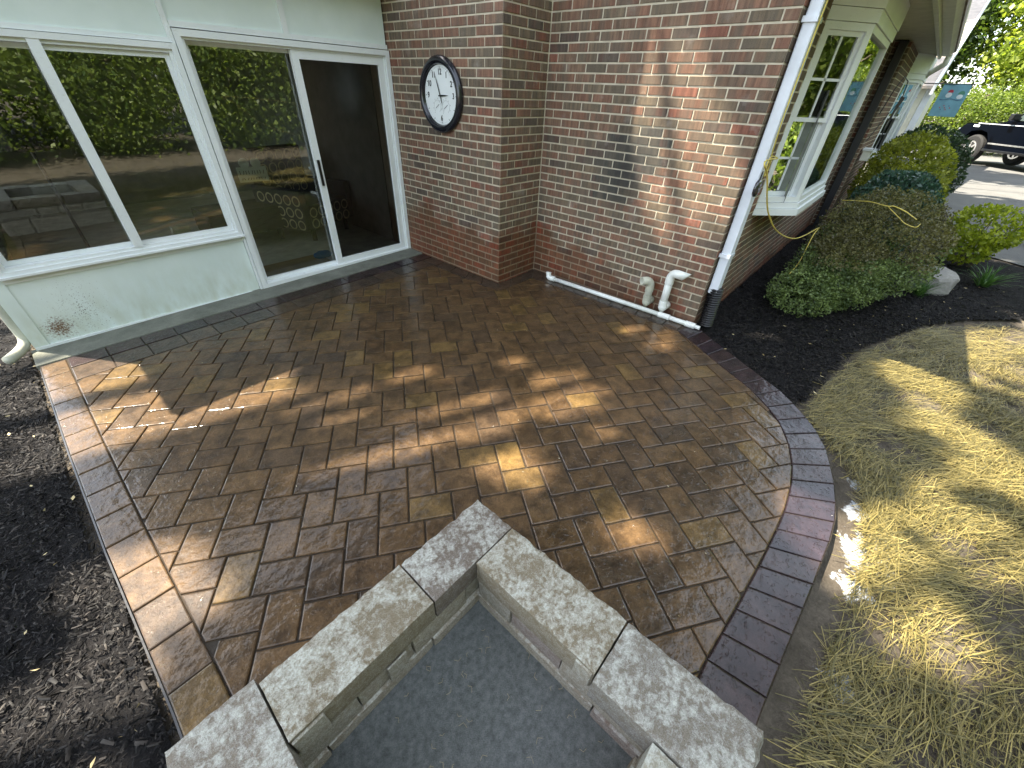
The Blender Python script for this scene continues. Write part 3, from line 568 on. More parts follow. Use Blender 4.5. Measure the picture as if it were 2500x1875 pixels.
# gable above the side wall and the roof
bm = bmesh.new(); g = [(0.0, 2.443), (L3, 2.443), (9.0, 2.443), (4.3, 4.55), (0.0, 2.62)]
for x in (0.0, 0.22):
    pass
a = [bm.verts.new((0.0, y, z)) for y, z in g]; b = [bm.verts.new((0.22, y, z)) for y, z in g]; bm.faces.new(a); bm.faces.new(b[::-1]); [bm.faces.new((a[i], b[i], b[(i + 1) % 5], a[(i + 1) % 5])) for i in range(5)]
bobj('gable', bm, 'far_brick', house)
obox('rear_wall', 0.245, 10.0, 8.8, 9.0, -0.1, 2.45, 'far_brick', house); obox('side_wall_rear', 0.0, 0.24, YS + 0.36, 9.0, -0.1, 2.44, 'far_brick', house)
bm = bmesh.new()
for (y0, z0, y1, z1) in ((-0.66, 2.56, 4.3, 4.78), (9.4, 2.56, 4.3, 4.78)):
    v = [bm.verts.new(q) for q in ((-0.12, y0, z0), (8.1, y0, z0), (8.1, y1, z1), (-0.12, y1, z1), (-0.12, y0, z0 - .08), (8.1, y0, z0 - .08), (8.1, y1, z1 - .08), (-0.12, y1, z1 - .08))]
    for f in ((0, 1, 2, 3), (7, 6, 5, 4), (0, 4, 5, 1), (1, 5, 6, 2), (3, 2, 6, 7), (0, 3, 7, 4)): bm.faces.new([v[i] for i in f])
bobj('roof', bm, 'roof', house)
obox('soffit', -0.10, 8.08, -0.46, 0.02, 2.445, 2.465, 'soffit', house)
obox('fascia', -0.12, 8.1, -0.50, -0.462, 2.40, 2.56, 'cream', house)
bm = bmesh.new(); prof = [(-.505, 2.56), (-.505, 2.44), (-.60, 2.44), (-.63, 2.48), (-.65, 2.50), (-.665, 2.56), (-.655, 2.56), (-.64, 2.51), (-.60, 2.455), (-.515, 2.455), (-.515, 2.56)]
a = [bm.verts.new((-0.14, y, z)) for y, z in prof]; b = [bm.verts.new((8.12, y, z)) for y, z in prof]; n = len(prof); [bm.faces.new((a[i], a[(i + 1) % n], b[(i + 1) % n], b[i])) for i in range(n)]; bm.faces.new(a); bm.faces.new(b[::-1])
bobj('gutter', bm, 'cream', house)
bm = bmesh.new(); tube(bm, [(8.0, -.60, 2.45), (8.02, -.60, 2.33), (8.25, -.45, 2.22), (8.7, -.33, 2.12), (8.75, -.30, 2.0), (8.75, -.30, 0.0)], 0.045, 8); bobj('downspout', bm, 'cream', house, True)
# black downspout in the inner corner beside the bay
bm = bmesh.new(); box(bm, 5.30, 5.40, -0.165, -0.06, -0.05, 2.44, 0.008); bobj('downspout', bm, 'blackmetal', house)['label'] = 'black square downspout'
# white downspout at the patio corner, its bracket and the corrugated boot
ds = bpy.data.objects.new('downspout', None); bm = bmesh.new()
pr_ = [(.005, 0), (.10, 0), (.105, .006), (.105, .07), (.10, .076), (.08, .076), (.076, .072), (.035, .072), (.03, .076), (.005, .076), (0, .07), (0, .006)]
def dsect(z): return [bm.verts.new((0.058 + u, -0.012 - v, z)) for u, v in pr_]
bm = bmesh.new(); a = dsect(0.30); b = dsect(2.44); n = len(pr_); [bm.faces.new((a[i], a[(i + 1) % n], b[(i + 1) % n], b[i])) for i in range(n)]; bm.faces.new(a); bm.faces.new(b[::-1])
dso = bobj('downspout', bm, 'alu', house); dso['label'] = 'white aluminium downspout'
bm = bmesh.new()
for z in (0.62, 2.10): box(bm, 0.045, 0.176, -0.092, -0.003, z, z + .03)
bobj('bracket', bm, 'alu', dso)
bm = bmesh.new(); pts = []; rr = []
for k in range(34):
    z = 0.34 - k * 0.0105; pts.append((0.112 - 0.02 * (k / 33) , -0.062 - 0.02 * (k / 33), z)); rr.append(0.064 if k % 2 else 0.055)
tube(bm, pts, rr, 20); bobj('corrugated_pipe', bm, 'black', dso)
# ------------------------------------------------------------------ bay windows
def quadprism(bm, corners, depth_dir, dep):
    a = [bm.verts.new(c_) for c_ in corners]; b = [bm.verts.new(Vector(c_) + Vector(depth_dir) * dep) for c_ in corners]; bm.faces.new(a); bm.faces.new(b[::-1]); k = len(a); [bm.faces.new((a[i], b[i], b[(i + 1) % k], a[(i + 1) % k])) for i in range(k)]
def frame_on(bm, A, B, z0, z1, w_, d0, d1, nrm):
    """rectangular frame on the vertical plane A-B between z0 and z1, section w_ wide, from offset d0 to d1 along the outward normal"""
    A = Vector(A); B = Vector(B); d = (B - A).normalized(); L_ = (B - A).length; nv = Vector(nrm)
    def slab(s0, s1, za, zb):
        P_ = []
        for dd in (d0, d1):
            for s_, z in ((s0, za), (s1, za), (s1, zb), (s0, zb)): q = A + d * s_ + nv * dd; P_.append(bm.verts.new((q.x, q.y, z)))
        for f in ((0, 1, 2, 3), (7, 6, 5, 4), (0, 4, 5, 1), (1, 5, 6, 2), (2, 6, 7, 3), (3, 7, 4, 0)): bm.faces.new([P_[i] for i in f])
    slab(0, w_, z0, z1); slab(L_ - w_, L_, z0, z1); slab(w_, L_ - w_, z0, z0 + w_); slab(w_, L_ - w_, z1 - w_, z1); return slab
def pane(name, A, B, z0, z1, off, nrm, parent, m):
    A = Vector(A); B = Vector(B); nv = Vector(nrm) * off; bm = bmesh.new(); bm.faces.new([bm.verts.new((q.x + nv.x, q.y + nv.y, z)) for q, z in ((A, z0), (B, z0), (B, z1), (A, z1))]); return bobj(name, bm, m, parent)
def bay(x0, y0, side, front, proj_, z0, z1, zt, lab):
    P0 = (x0, y0); P1 = (x0 + side, y0 - proj_); P2 = (x0 + side + front, y0 - proj_); P3 = (x0 + 2 * side + front, y0)
    bm = bmesh.new()
    def outl(e): k = e; return [(P0[0] - k, P0[1]), (P1[0] - k * .6, P1[1] - k), (P2[0] + k * .6, P2[1] - k), (P3[0] + k, P3[1])]
    def slab(e, za, zb): quadprism(bm, [(x, y, za) for x, y in outl(e)], (0, 0, 1), zb - za)
    slab(0.03, z0, z0 + 0.055); slab(0.012, z0 + 0.058, z0 + 0.105)
    base = bobj('bay_window', bm, 'trim', house)
    bm = bmesh.new(); slab(0.012, z1 - 0.0, z1 + 0.075); slab(0.020, z1 + 0.078, zt - .008); bobj('bay_header', bm, 'trim', base)
    zs, ze = z0 + 0.108, z1 - 0.003
    for (A, B, kind) in ((P0, P1, 's'), (P1, P2, 'f'), (P2, P3, 's')):
        A3 = Vector((A[0], A[1], 0)); B3 = Vector((B[0], B[1], 0)); d = (B3 - A3).normalized(); nv = Vector((d.y, -d.x, 0)); L_ = (B3 - A3).length
        bm = bmesh.new(); frame_on(bm, A3 + d * 0.0, B3, zs, ze, 0.045, -0.05, 0.0, nv); fr = bobj('window_frame', bm, 'trim', base)
        i0 = A3 + d * 0.046; i1 = B3 - d * 0.046; zm = (zs + ze) / 2 + 0.02
        if kind == 's':
            bm = bmesh.new(); frame_on(bm, i0, i1, zm - 0.02, ze - 0.046, 0.03, -0.045, -0.02, nv); sl_ = frame_on(bm, i0, i1, zs + 0.046, zm + 0.02, 0.036, -0.075, -0.05, nv)
            bobj('sash', bm, 'trim', fr)
            bm = bmesh.new(); m_ = (i0 + i1) / 2
            for zz0, zz1, off in ((zm, ze - .076, -.036), (zs + .08, zm - .02, -.066)):
                obb(bm, (m_.x + nv.x * off, m_.y + nv.y * off, zz0 + .012), (m_.x + nv.x * off, m_.y + nv.y * off, zz1), .018, .012, up=nv)
                zc = (zz0 + zz1) / 2; obb(bm, (i0.x + nv.x * off + d.x * .03, i0.y + nv.y * off + d.y * .03, zc), (i1.x + nv.x * off - d.x * .03, i1.y + nv.y * off - d.y * .03, zc), .012, .018)
            bobj('muntins', bm, 'trim', fr)
            pane('pane', i0 + d * .03, i1 - d * .03, zm, ze - .076, -.033, nv, fr, 'glass2'); pane('pane', i0 + d * .036, i1 - d * .036, zs + .082, zm - .016, -.062, nv, fr, 'glass2')
        else: pane('pane', i0, i1, zs + .046, ze - .046, -.03, nv, fr, 'glass2')
    # dark solid filling the bay, its colour standing in for the room's shade
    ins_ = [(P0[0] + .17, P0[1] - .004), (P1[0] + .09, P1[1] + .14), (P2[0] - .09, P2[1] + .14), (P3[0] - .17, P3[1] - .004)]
    bm = bmesh.new(); quadprism(bm, [(x, y, z0 + .11) for x, y in ins_], (0, 0, 1), z1 - z0 - .12); bobj('dark_room_fill', bm, 'shadefill', base)
    # blinds
    bm = bmesh.new(); 
    for k in range(int((front + side) / 0.09)):
        x = P0[0] + side * .6 + k * .09; bm.faces.new([bm.verts.new(q) for q in ((x, P1[1] + .09, zs), (x + .07, P1[1] + .125, zs), (x + .07, P1[1] + .125, ze - .4), (x, P1[1] + .09, ze - .4))])
    bobj('blind', bm, 'inwall', base)
    return base
bay(0.745, 0.0, 0.32, 1.37, 0.262, 0.85, 2.185, 2.45, '')
bay(7.35, -0.2, 0.45, 1.3, 0.21, 0.85, 2.10, 2.45, '')
obox('porch_wall', 9.2, 9.3, -0.25, 1.5, -0.1, 2.3, 'cream', house)
# garage wing beyond, sloping shingle roof facing the camera, rake board on its front edge
gar = empty('garage_wing', 'far wing of the house with pale shingle roof and white rake board', 'house', (0, 0, 0))
obox('siding_wall', 10.0, 22.0, -0.48, 7.0, -0.1, 2.12, 'cream', gar); obox('corner_board', 9.96, 10.12, -0.60, -0.485, -0.1, 2.10, 'alu', gar)
for k in range(11):
    xa = 9.8 + k * 1.0; za = 2.08 + k * 0.28; bm = bmesh.new(); v = [bm.verts.new(q) for q in ((xa, -.56, za), (xa, 7.2, za), (xa + 1.02, 7.2, za + .285), (xa + 1.02, -.56, za + .285), (xa, -.56, za - .05), (xa, 7.2, za - .05), (xa + 1.02, 7.2, za + .2), (xa + 1.02, -.56, za + .2))]
    for f in ((0, 1, 2, 3), (7, 6, 5, 4), (0, 4, 5, 1), (1, 5, 6, 2), (2, 6, 7, 3), (3, 7, 4, 0)): bm.faces.new([v[i] for i in f])
    bobj('shingle_course', bm, 'tanroof', gar)
bm = bmesh.new(); quadprism(bm, [(9.7, -.56, 1.93), (21, -.56, 5.05), (21, -.56, 5.30), (9.7, -.56, 2.13)], (0, -1, 0), 0.05); bobj('rake_board', bm, 'alu', gar)
# ------------------------------------------------------------------ sunroom
sun = empty('sunroom', 'white panelled sunroom with sliding door and wide windows', 'sunroom')
XL, XR, ZT = -4.085, -0.615, 2.50
ws = YS
zb = -0.062
def pan(name, x0, x1, z0, z1, m='panel', y=ws, d=0.05, parent=sun, bev=0): return obox(name, x0, x1, y, y + d, z0, z1, m, parent, bev)
# window and door openings:  window x -4.0..-2.45 z .53..1.84 ; door x -2.42..-.62 z -.03..1.95
pan('wall_panel', XL + .0, -2.463, zb, 0.50); pan('base_trim', XL - .002, -0.62, zb - .03, zb + .035, 'trim', ws - .012, .011)
pan('wall_panel', XL, -2.463, 1.875, ZT); pan('wall_panel', -2.455, -1.62, 1.995, ZT); pan('wall_panel', -1.585, -0.625, 1.995, ZT)
pan('corner_post', XL - .004, XL + .078, zb - .002, ZT, 'panel', ws - .006, .07)
bm = bmesh.new()
for (x0, x1, z0, z1, dd) in ((-2.475, -2.443, 1.875, ZT, .014), (-1.625, -1.58, 1.995, ZT, .012), (XL + .078, -2.46, 0.455, 0.50, .010), (XL + .078, -2.46, 1.872, 1.90, .012), (-2.44, -.62, 1.962, 1.997, .016)):
    bm = bmesh.new(); box(bm, x0, x1, ws - dd, ws - .001, z0, z1); bobj('batten', bm, 'trim', sun)
def slide_window():
    A = Vector((XL + .075, ws, 0)); B = Vector((-2.447, ws, 0)); bm = bmesh.new(); nv = Vector((0, -1, 0))
    frame_on(bm, A, B, 0.505, 1.868, 0.034, -.06, .034, nv); frame_on(bm, A + Vector((.034, 0, 0)), B - Vector((.034, 0, 0)), 0.539, 1.834, 0.022, -.06, .016, nv)
    fr = bobj('window', bm, 'trim', sun)
    xm = -3.205
    for (a, b, off) in ((A.x + .056, xm + .03, -.035), (xm - .03, B.x - .056, -.005)):
        bm = bmesh.new(); frame_on(bm, (a, ws, 0), (b, ws, 0), 0.562, 1.811, 0.030, off - .02, off, nv)
        s_ = bobj('sash', bm, 'trim', fr); pane('pane', (a + .03, ws, 0), (b - .03, ws, 0), .592, 1.781, off - .012, nv, fr, 'glass')
    bm = bmesh.new(); box(bm, xm - .03, xm + .03, ws - .03, ws - .006, .562, 1.834); bobj('mullion', bm, 'trim', fr)
    pan('sill', XL + .06, -2.44, .497, .512, 'trim', ws - .05, .05)
slide_window()
def slide_door():
    nv = Vector((0, -1, 0)); bm = bmesh.new(); frame_on(bm, (-2.438, ws, 0), (-.615, ws, 0), -0.03, 1.955, 0.042, -.10, .030, nv); frame_on(bm, (-2.395, ws, 0), (-.658, ws, 0), 0.0, 1.915, 0.018, -.10, .012, nv)
    fr = bobj('sliding_door', bm, 'trim', sun)
    bm = bmesh.new(); box(bm, -2.46, -2.442, ws - .024, ws - .001, -.03, 1.97); bobj('jamb_trim', bm, 'trim', fr)
    bm = bmesh.new(); frame_on(bm, (-2.377, ws, 0), (-1.53, ws, 0), .018, 1.897, .028, -.075, -.045, nv); bobj('door_panel', bm, 'trim', fr)['label'] = 'fixed glass door panel'
    pane('pane', (-2.35, ws, 0), (-1.555, ws, 0), .045, 1.87, -.06, nv, fr, 'glass')
    bm = bmesh.new(); frame_on(bm, (-1.60, ws, 0), (-.676, ws, 0), .012, 1.897, .062, -.035, .004, nv); bobj('door_panel', bm, 'trim', fr)['label'] = 'sliding door panel with dark screen'
    pane('screen', (-1.54, ws, 0), (-.738, ws, 0), .07, 1.835, -.018, nv, fr, 'screen')
    bm = bmesh.new(); box(bm, -1.585, -1.562, ws - .022, ws - .005, .83, 1.06, .003); bobj('handle', bm, 'black', fr)
    pan('threshold', -2.44, -.615, -.058, -.028, 'trim', ws - .055, .12)
slide_door()
pan('roof_slab', XL - .34, 0.0, 2.44, 2.56, 'soffit', 3.20, 5.4); pan('side_wall', XL, XL + .05, zb, 1.0, 'panel', ws + .056, 4.6); pan('side_wall', XL, XL + .05, 1.9, 2.45, 'panel', ws + .056, 4.6); pan('side_wall', XL, XL + .05, 1.003, 1.897, 'panel', ws + .056, .9); pan('side_wall', XL, XL + .05, 1.003, 1.897, 'panel', ws + 2.3, 2.35)  # gap between side walls is an unseen opening added to light the room
pan('back_wall', XL, -.55, zb, 2.45, 'inwall', 8.04, .10); pan('room_floor', XL + .055, -.62, -.05, .005, 'carpet', ws + .11, 4.45)
pan('inner_side_wall', -.62, -.585, zb, 2.45, 'inwall', 3.856, 4.2)
# downspout left of the sunroom
bm = bmesh.new(); tube(bm, [(-4.108, 3.57, 2.4), (-4.108, 3.57, .10), (-4.108, 3.565, .055), (-4.116, 3.55, .02), (-4.138, 3.52, -.005), (-4.178, 3.47, -.02), (-4.238, 3.40, -.028)], .034, 14, True); o = bobj('downspout', bm, 'pvc_old', sun, True); o['label'] = 'stained pale downspout'
# things inside the sunroom
t = empty('ottoman', 'dark upholstered ottoman seen through the sliding door glass', 'ottoman', (-1.98, 5.05, 0)); obox('cushion', -.42, .42, -.28, .28, .14, .42, 'dark', t, .03)
for sx_ in (-1, 1):
    for sy in (-1, 1):
        bm = bmesh.new(); tube(bm, [(sx_ * .34, sy * .22, .14), (sx_ * .34, sy * .22, .005)], [.035, .022], 8); bobj('leg', bm, 'dark', t)
t = empty('armchair', 'armchair with tan ring pattern inside the sunroom', 'armchair', (-1.18, 4.9, 0), R(20)); obox('seat', -.36, .36, -.36, .36, .16, .44, 'dark', t, .03); obox('backrest', -.36, .36, .28, .44, .44, 1.0, 'dark', t, .03); obox('armrest', -.44, -.34, -.36, .4, .16, .62, 'dark', t, .02); obox('armrest', .34, .44, -.36, .4, .16, .62, 'dark', t, .02)
bm = bmesh.new()
def ring(bm, c_, ax, r0=.045, r1=.062, n=12):
    ua, va = ax; p0 = [bm.verts.new(Vector(c_) + Vector(ua) * (r0 * math.cos(6.283 * k / n)) + Vector(va) * (r0 * math.sin(6.283 * k / n))) for k in range(n)]; p1 = [bm.verts.new(Vector(c_) + Vector(ua) * (r1 * math.cos(6.283 * k / n)) + Vector(va) * (r1 * math.sin(6.283 * k / n))) for k in range(n)]
    [bm.faces.new((p0[k], p0[(k + 1) % n], p1[(k + 1) % n], p1[k])) for k in range(n)]
for i in range(5):
    for j in range(4): ring(bm, (-.28 + i * .14, .277, .52 + j * .13), ((1, 0, 0), (0, 0, 1)))
    for j in range(2): ring(bm, (-.28 + i * .14, -.363, .22 + j * .13), ((1, 0, 0), (0, 0, 1)))
for i in range(5):
    for j in range(3): ring(bm, (-.443, -.29 + i * .14, .22 + j * .14), ((0, 1, 0), (0, 0, 1)))
bobj('ring_pattern', bm, 'tanfab', t)
for sx_ in (-1, 1):
    for sy in (-1, 1): bm = bmesh.new(); tube(bm, [(sx_ * .3, sy * .3, .16), (sx_ * .3, sy * .3, .005)], .028, 8); bobj('leg', bm, 'dark', t)
o = obox('door_mat', -2.33, -1.60, 3.63, 3.98, .006, .02, 'mat', None, .003); tag(o, 'tan door mat just inside the sliding door', 'mat')
bm = bmesh.new(); bmesh.ops.create_uvsphere(bm, u_segments=14, v_segments=8, radius=.09)
for v in bm.verts: v.co = Vector((v.co.x * 1.2, v.co.y * .8, max(v.co.z * .5, -.02))) + Vector((0, 0, .02)) + Vector((noise.noise(v.co * 30), noise.noise(v.co * 25 + Vector((3, 0, 0))), 0)) * .02
o = bobj('cloth', bm, 'blue'); o.location = (-1.62, 3.80, .035); tag(o, 'crumpled blue cloth on the floor by the sliding door', 'cloth')
t = empty('plastic_jug', 'pale plastic jug handle standing inside the sunroom window', 'jug', (-2.86, 3.66, .50)); obox('jug_body', -.07, .07, -.05, .05, -.1, .13, 'pvc_old', t, .02); 
bm = bmesh.new(); tube(bm, [(-.035, -.056, .02), (-.035, -.075, .05), (.035, -.075, .05), (.035, -.056, .02)], .008, 6); bobj('handle', bm, 'pvc_old', t)
obox('window_shelf', XL + .1, -2.5, 3.575, 3.80, .36, .40, 'inwall', sun)
t = empty('floor_lamp', 'floor lamp with dark drum shade inside the sunroom window', 'lamp', (-3.45, 4.6, 0)); bm = bmesh.new(); tube(bm, [(0, 0, 1.15), (0, 0, 1.5)], [.24, .18], 20, False); bobj('lamp_shade', bm, 'dark', t); bm = bmesh.new(); tube(bm, [(0, 0, .02), (0, 0, 1.3)], .012, 8); tube(bm, [(0, 0, .005), (0, 0, .02)], .14, 16); bobj('lamp_stand', bm, 'blackmetal', t)
t = empty('sign_board', 'small pale handwritten sign standing inside the door glass', 'sign', (-1.93, 4.3, .86), R(-8)); obox('board', -.14, .14, -.006, .006, -.07, .07, 'whitec', t)
bm = bmesh.new()
for row, zz in ((0, .02), (1, -.04)):
    for k in range(9):
        x = -.115 + k * .027; h = .018 if row == 0 else .010; obb(bm, (x, -.0075, zz - h), (x + random.uniform(-.006, .012), -.0075, zz + h), .005, .002, up=(0, 1, 0))
bobj('lettering', bm, 'ink', t)
for sx_ in (-1, 1): bm = bmesh.new(); tube(bm, [(sx_ * .055, -.004, .105), (sx_ * .055, .004, .105)], .048, 16); bobj('rosette', bm, 'whitec', t)
# ------------------------------------------------------------------ wall clock on the chimney (faces -X)
clk = empty('wall_clock', 'round black rimmed wall clock hanging on the brick chimney', 'clock', (-D3 - .001, 2.70, 1.618))
def lathe_x(bm, prof, n=72):
    rs = [[bm.verts.new((x, r_ * math.cos(6.2832 * k / n), r_ * math.sin(6.2832 * k / n))) for k in range(n)] for x, r_ in prof]
    for a, b in zip(rs, rs[1:]): [bm.faces.new((a[k], a[(k + 1) % n], b[(k + 1) % n], b[k])) for k in range(n)]
    return rs
bm = bmesh.new(); lathe_x(bm, [(0, .27), (0, .296), (-.012, .302), (-.030, .298), (-.046, .280), (-.050, .262), (-.044, .244), (-.030, .236), (-.016, .234), (-.014, .230)]); bobj('rim', bm, 'clockrim', clk, True)
bm = bmesh.new(); rs = lathe_x(bm, [(-.0145, .232), (-.0147, .0001)]); bobj('dial', bm, 'clockface', clk)
def text_mesh(s, size, xs=1.0):
    cu_ = bpy.data.curves.new('t', 'FONT'); cu_.body = s; cu_.size = size; cu_.align_x = 'CENTER'; cu_.align_y = 'CENTER'; cu_.extrude = .0008; cu_.offset = size * .022; o = bpy.data.objects.new('t', cu_); COL.objects.link(o); bpy.context.view_layer.update()
    me = bpy.data.meshes.new_from_object(o.evaluated_get(bpy.context.evaluated_depsgraph_get())); bpy.data.objects.remove(o)
    for v in me.vertices: v.co = Vector((-.0165 - v.co.z, -v.co.x * xs, v.co.y))
    return me
for s in (12, 1, 2, 3, 6, 9, 10, 11):
    a = R(90 - s * 30); me = text_mesh(str(s), .062, .86); me.materials.append(M['ink']); o = link(bpy.data.objects.new('numeral', me), clk); rr = .178; o.location = (0, -rr * math.cos(a), rr * math.sin(a))
bm = bmesh.new()
for k in range(60):
    a = 6.2832 * k / 60; r0, r1, w_ = (.205, .220, .005) if k % 5 == 0 else (.212, .217, .0015); obb(bm, (-.0162, -r0 * math.cos(a), r0 * math.sin(a)), (-.0162, -r1 * math.cos(a), r1 * math.sin(a)), w_, .001, up=(1, 0, 0))
bobj('minute_marks', bm, 'ink', clk)
def hand(name, a, L_, w_, tail, x): bm = bmesh.new(); d = Vector((0, -math.cos(a), math.sin(a))); s = Vector((0, d.z, -d.y)); v = [bm.verts.new(Vector((x, 0, 0)) + q) for q in (-d * tail - s * w_ * .6, -d * tail + s * w_ * .6, s * w_ * 1.0, d * L_ * .55 + s * w_ * .8, d * L_, d * L_ * .55 - s * w_ * .8, -s * w_ * 1.0)]; f = bm.faces.new(v); r_ = bmesh.ops.extrude_face_region(bm, geom=[f]); [setattr(q, 'co', q.co + Vector((-.002, 0, 0))) for q in r_['geom'] if isinstance(q, bmesh.types.BMVert)]; bobj(name, bm, 'ink', clk)
hand('hour_hand', R(2), .115, .007, .03, -.020); hand('minute_hand', R(90 + 20), .180, .0055, .06, -.024)
for yy in (.055, -.068):
    bm = bmesh.new(); n = 40
    for k in range(n - 8):
        a = R(-50) + k * R(280) / (n - 9); a2 = a + R(7.0); r_ = .050; obb(bm, (-.0162, yy + r_ * math.cos(a), -.085 + r_ * math.sin(a)), (-.0162, yy + r_ * math.cos(a2), -.085 + r_ * math.sin(a2)), .002, .001, up=(1, 0, 0))
        if k % 4 == 0: obb(bm, (-.0162, yy + .060 * math.cos(a), -.085 + .060 * math.sin(a)), (-.0162, yy + .068 * math.cos(a), -.085 + .068 * math.sin(a)), .004, .001, up=(1, 0, 0))
    sd = bobj('sub_dial', bm, 'grey_ink', clk); bm = bmesh.new(); obb(bm, (-.018, yy + .026, -.10), (-.018, yy - .026, -.068), .0035, .001, up=(1, 0, 0)); bobj('needle', bm, 'ink', sd)
# ------------------------------------------------------------------ pvc pipes on and along the side wall
t = empty('drain_pipe', 'long white plastic pipe lying along the foot of the brick wall', 'pipe')
bm = bmesh.new(); tube(bm, [(-.135, 1.54, .022), (-.090, .30, .020)], .021, 16); bobj('pipe', bm, 'pvc', t, True)
bm = bmesh.new(); tube(bm, [(-.0905, .31, .020), (-.0875, .20, .020)], .0265, 16); bobj('coupling', bm, 'pvc', t); bm = bmesh.new(); tube(bm, [(-.088, .20, .020), (-.080, .02, .018)], .021, 16); bobj('pipe', bm, 'pvc', t, True)
bm = bmesh.new(); tube(bm, [(-.0815, .05, .018), (-.079, -.04, .018)], .027, 16); tube(bm, [(-.079, -.038, .018), (-.077, -.085, .016)], .017, 12); bobj('end_cap', bm, 'pvc', t)
bm = bmesh.new(); tube(bm, [(-.134, 1.52, .022), (-.138, 1.585, .022), (-.134, 1.605, .03), (-.128, 1.612, .055), (-.126, 1.613, .075)], [.028, .029, .029, .028, .031], 14); bobj('elbow', bm, 'pvc', t, True)
def vent(name, y, h, dirn, label, m, cut=0):
    t = empty(name, label, 'pipe', (-.075, y, 0), 0, 'white vent pipes on the brick wall'); r_ = .034
    bm = bmesh.new(); tube(bm, [(.07, -.02, .10), (.03, -.01, .10), (.0, 0, .085), (0, 0, .11)], [r_, r_ + .004, r_ + .006, r_ + .005], 16); bobj('lower_elbow', bm, m, t, True)
    bm = bmesh.new(); bmesh.ops.create_uvsphere(bm, u_segments=16, v_segments=10, radius=r_ + .003)
    for v in bm.verts: v.co.z += .092
    bobj('elbow_body', bm, m, t, True)
    bm = bmesh.new(); tube(bm, [(0, 0, .10), (0, 0, h)], r_, 18); bobj('riser', bm, m, t, True)
    bm = bmesh.new()
    for z in ((.11, .155), (h - .05, h)): tube(bm, [(0, 0, z[0]), (0, 0, z[1])], r_ + .005, 18)
    bobj('collar', bm, m, t)
    c_ = .055; pts = [(0, 0, h - .01)]
    for k in range(9):
        a = R(90) * k / 8; dd = c_ * (1 - math.cos(a)); pts.append((dirn[0] * dd, dirn[1] * dd, h + c_ * math.sin(a)))
    tip = .09 if cut else .045; pts.append((dirn[0] * (c_ + tip), dirn[1] * (c_ + tip), h + c_)); bm = bmesh.new(); rg = tube(bm, pts, r_ + .003, 18, False)
    n_ = 18; rin = [[bm.verts.new(v.co + (Vector(pts[len(pts) - 1 if q else len(pts) - 3]) - v.co) * .14) for v in rg[-1 if q else -3]] for q in (1, 0)]
    [bm.faces.new((rg[-1][k], rg[-1][(k + 1) % n_], rin[0][(k + 1) % n_], rin[0][k])) for k in range(n_)]; [bm.faces.new((rin[0][k], rin[0][(k + 1) % n_], rin[1][(k + 1) % n_], rin[1][k])) for k in range(n_)]; bm.faces.new(rin[1])
    if cut:
        for vv in list(rg[-1]) + rin[0]: vv.co += Vector((dirn[0], dirn[1], 0)) * (vv.co.z - (h + c_)) * .9
    bobj('upper_elbow', bm, m, t, True)
vent('vent_pipe', .465, .25, (-.80, .60), 'shorter aged white vent pipe opening toward the patio', 'pvc_old')
vent('vent_pipe', .300, .375, (-.15, -.99), 'taller white vent pipe with slanted outlet nearest the wall corner', 'pvc', 1)
# ------------------------------------------------------------------ fire pit
pit = empty('fire_pit', 'square fire pit of tumbled concrete wall blocks in the foreground', 'fire pit', (0, 0, 0))
def block(x0, x1, y0, y1, z0, z1, c_, rough_sides=''):
    bm = bmesh.new(); nx, ny, nz = max(2, int((x1 - x0) / .022)), max(2, int((y1 - y0) / .022)), max(2, int((z1 - z0) / .028)); bmesh.ops.create_cube(bm, size=1)
    bm.free(); bm = bmesh.new(); idx = {}
    def vtx(i, j, k):
        key = (i, j, k)
        if key not in idx: idx[key] = bm.verts.new((x0 + (x1 - x0) * i / nx, y0 + (y1 - y0) * j / ny, z0 + (z1 - z0) * k / nz))
        return idx[key]
    for i in range(nx):
        for j in range(ny):
            for k in (0, nz): bm.faces.new((vtx(i, j, k), vtx(i + 1, j, k), vtx(i + 1, j + 1, k), vtx(i, j + 1, k)))
        for k in range(nz):
            for j in (0, ny): bm.faces.new((vtx(i, j, k), vtx(i + 1, j, k), vtx(i + 1, j, k + 1), vtx(i, j, k + 1)))
    for j in range(ny):
        for k in range(nz):
            for i in (0, nx): bm.faces.new((vtx(i, j, k), vtx(i, j + 1, k), vtx(i, j + 1, k + 1), vtx(i, j, k + 1)))
    cx_, cy_ = (x0 + x1) / 2, (y0 + y1) / 2; sd = Vector((random.random() * 50, 0, 0))
    for (i, j, k), v in idx.items():
        e = (i in (0, nx)) + (j in (0, ny)) + (k in (0, nz)); n1 = noise.noise(v.co * 26 + sd); n2 = noise.noise(v.co * 60 + sd)
        if e >= 2:
            ch = .0018 + .003 * max(0, n1); 
            if i == 0: v.co.x += ch
            if i == nx: v.co.x -= ch
            if j == 0: v.co.y += ch
            if j == ny: v.co.y -= ch
            if k == nz: v.co.z -= ch
        sides = {'E': i == nx, 'W': i == 0, 'N': j == ny, 'S': j == 0}
        for s_ in rough_sides:
            if sides[s_]:
                a = .006 * n1 + .005 * n2 + (-.012 if e >= 2 else 0) + random.uniform(-.0025, .0025)
                if s_ == 'E': v.co.x += a
                if s_ == 'W': v.co.x -= a
                if s_ == 'N': v.co.y += a
                if s_ == 'S': v.co.y -= a
        if k == nz: v.co.z += .0015 * n1
    o = bobj('block', bm, 'block', pit); o.color = ncol(c_); return o
TP = .35; c1, c2 = .118, .236; buff = (0.29, 0.255, 0.19); tan = (0.25, 0.2, 0.15); grey = (0.28, 0.265, 0.235); pinkg = (0.32, 0.295, 0.26)
g_ = .0010
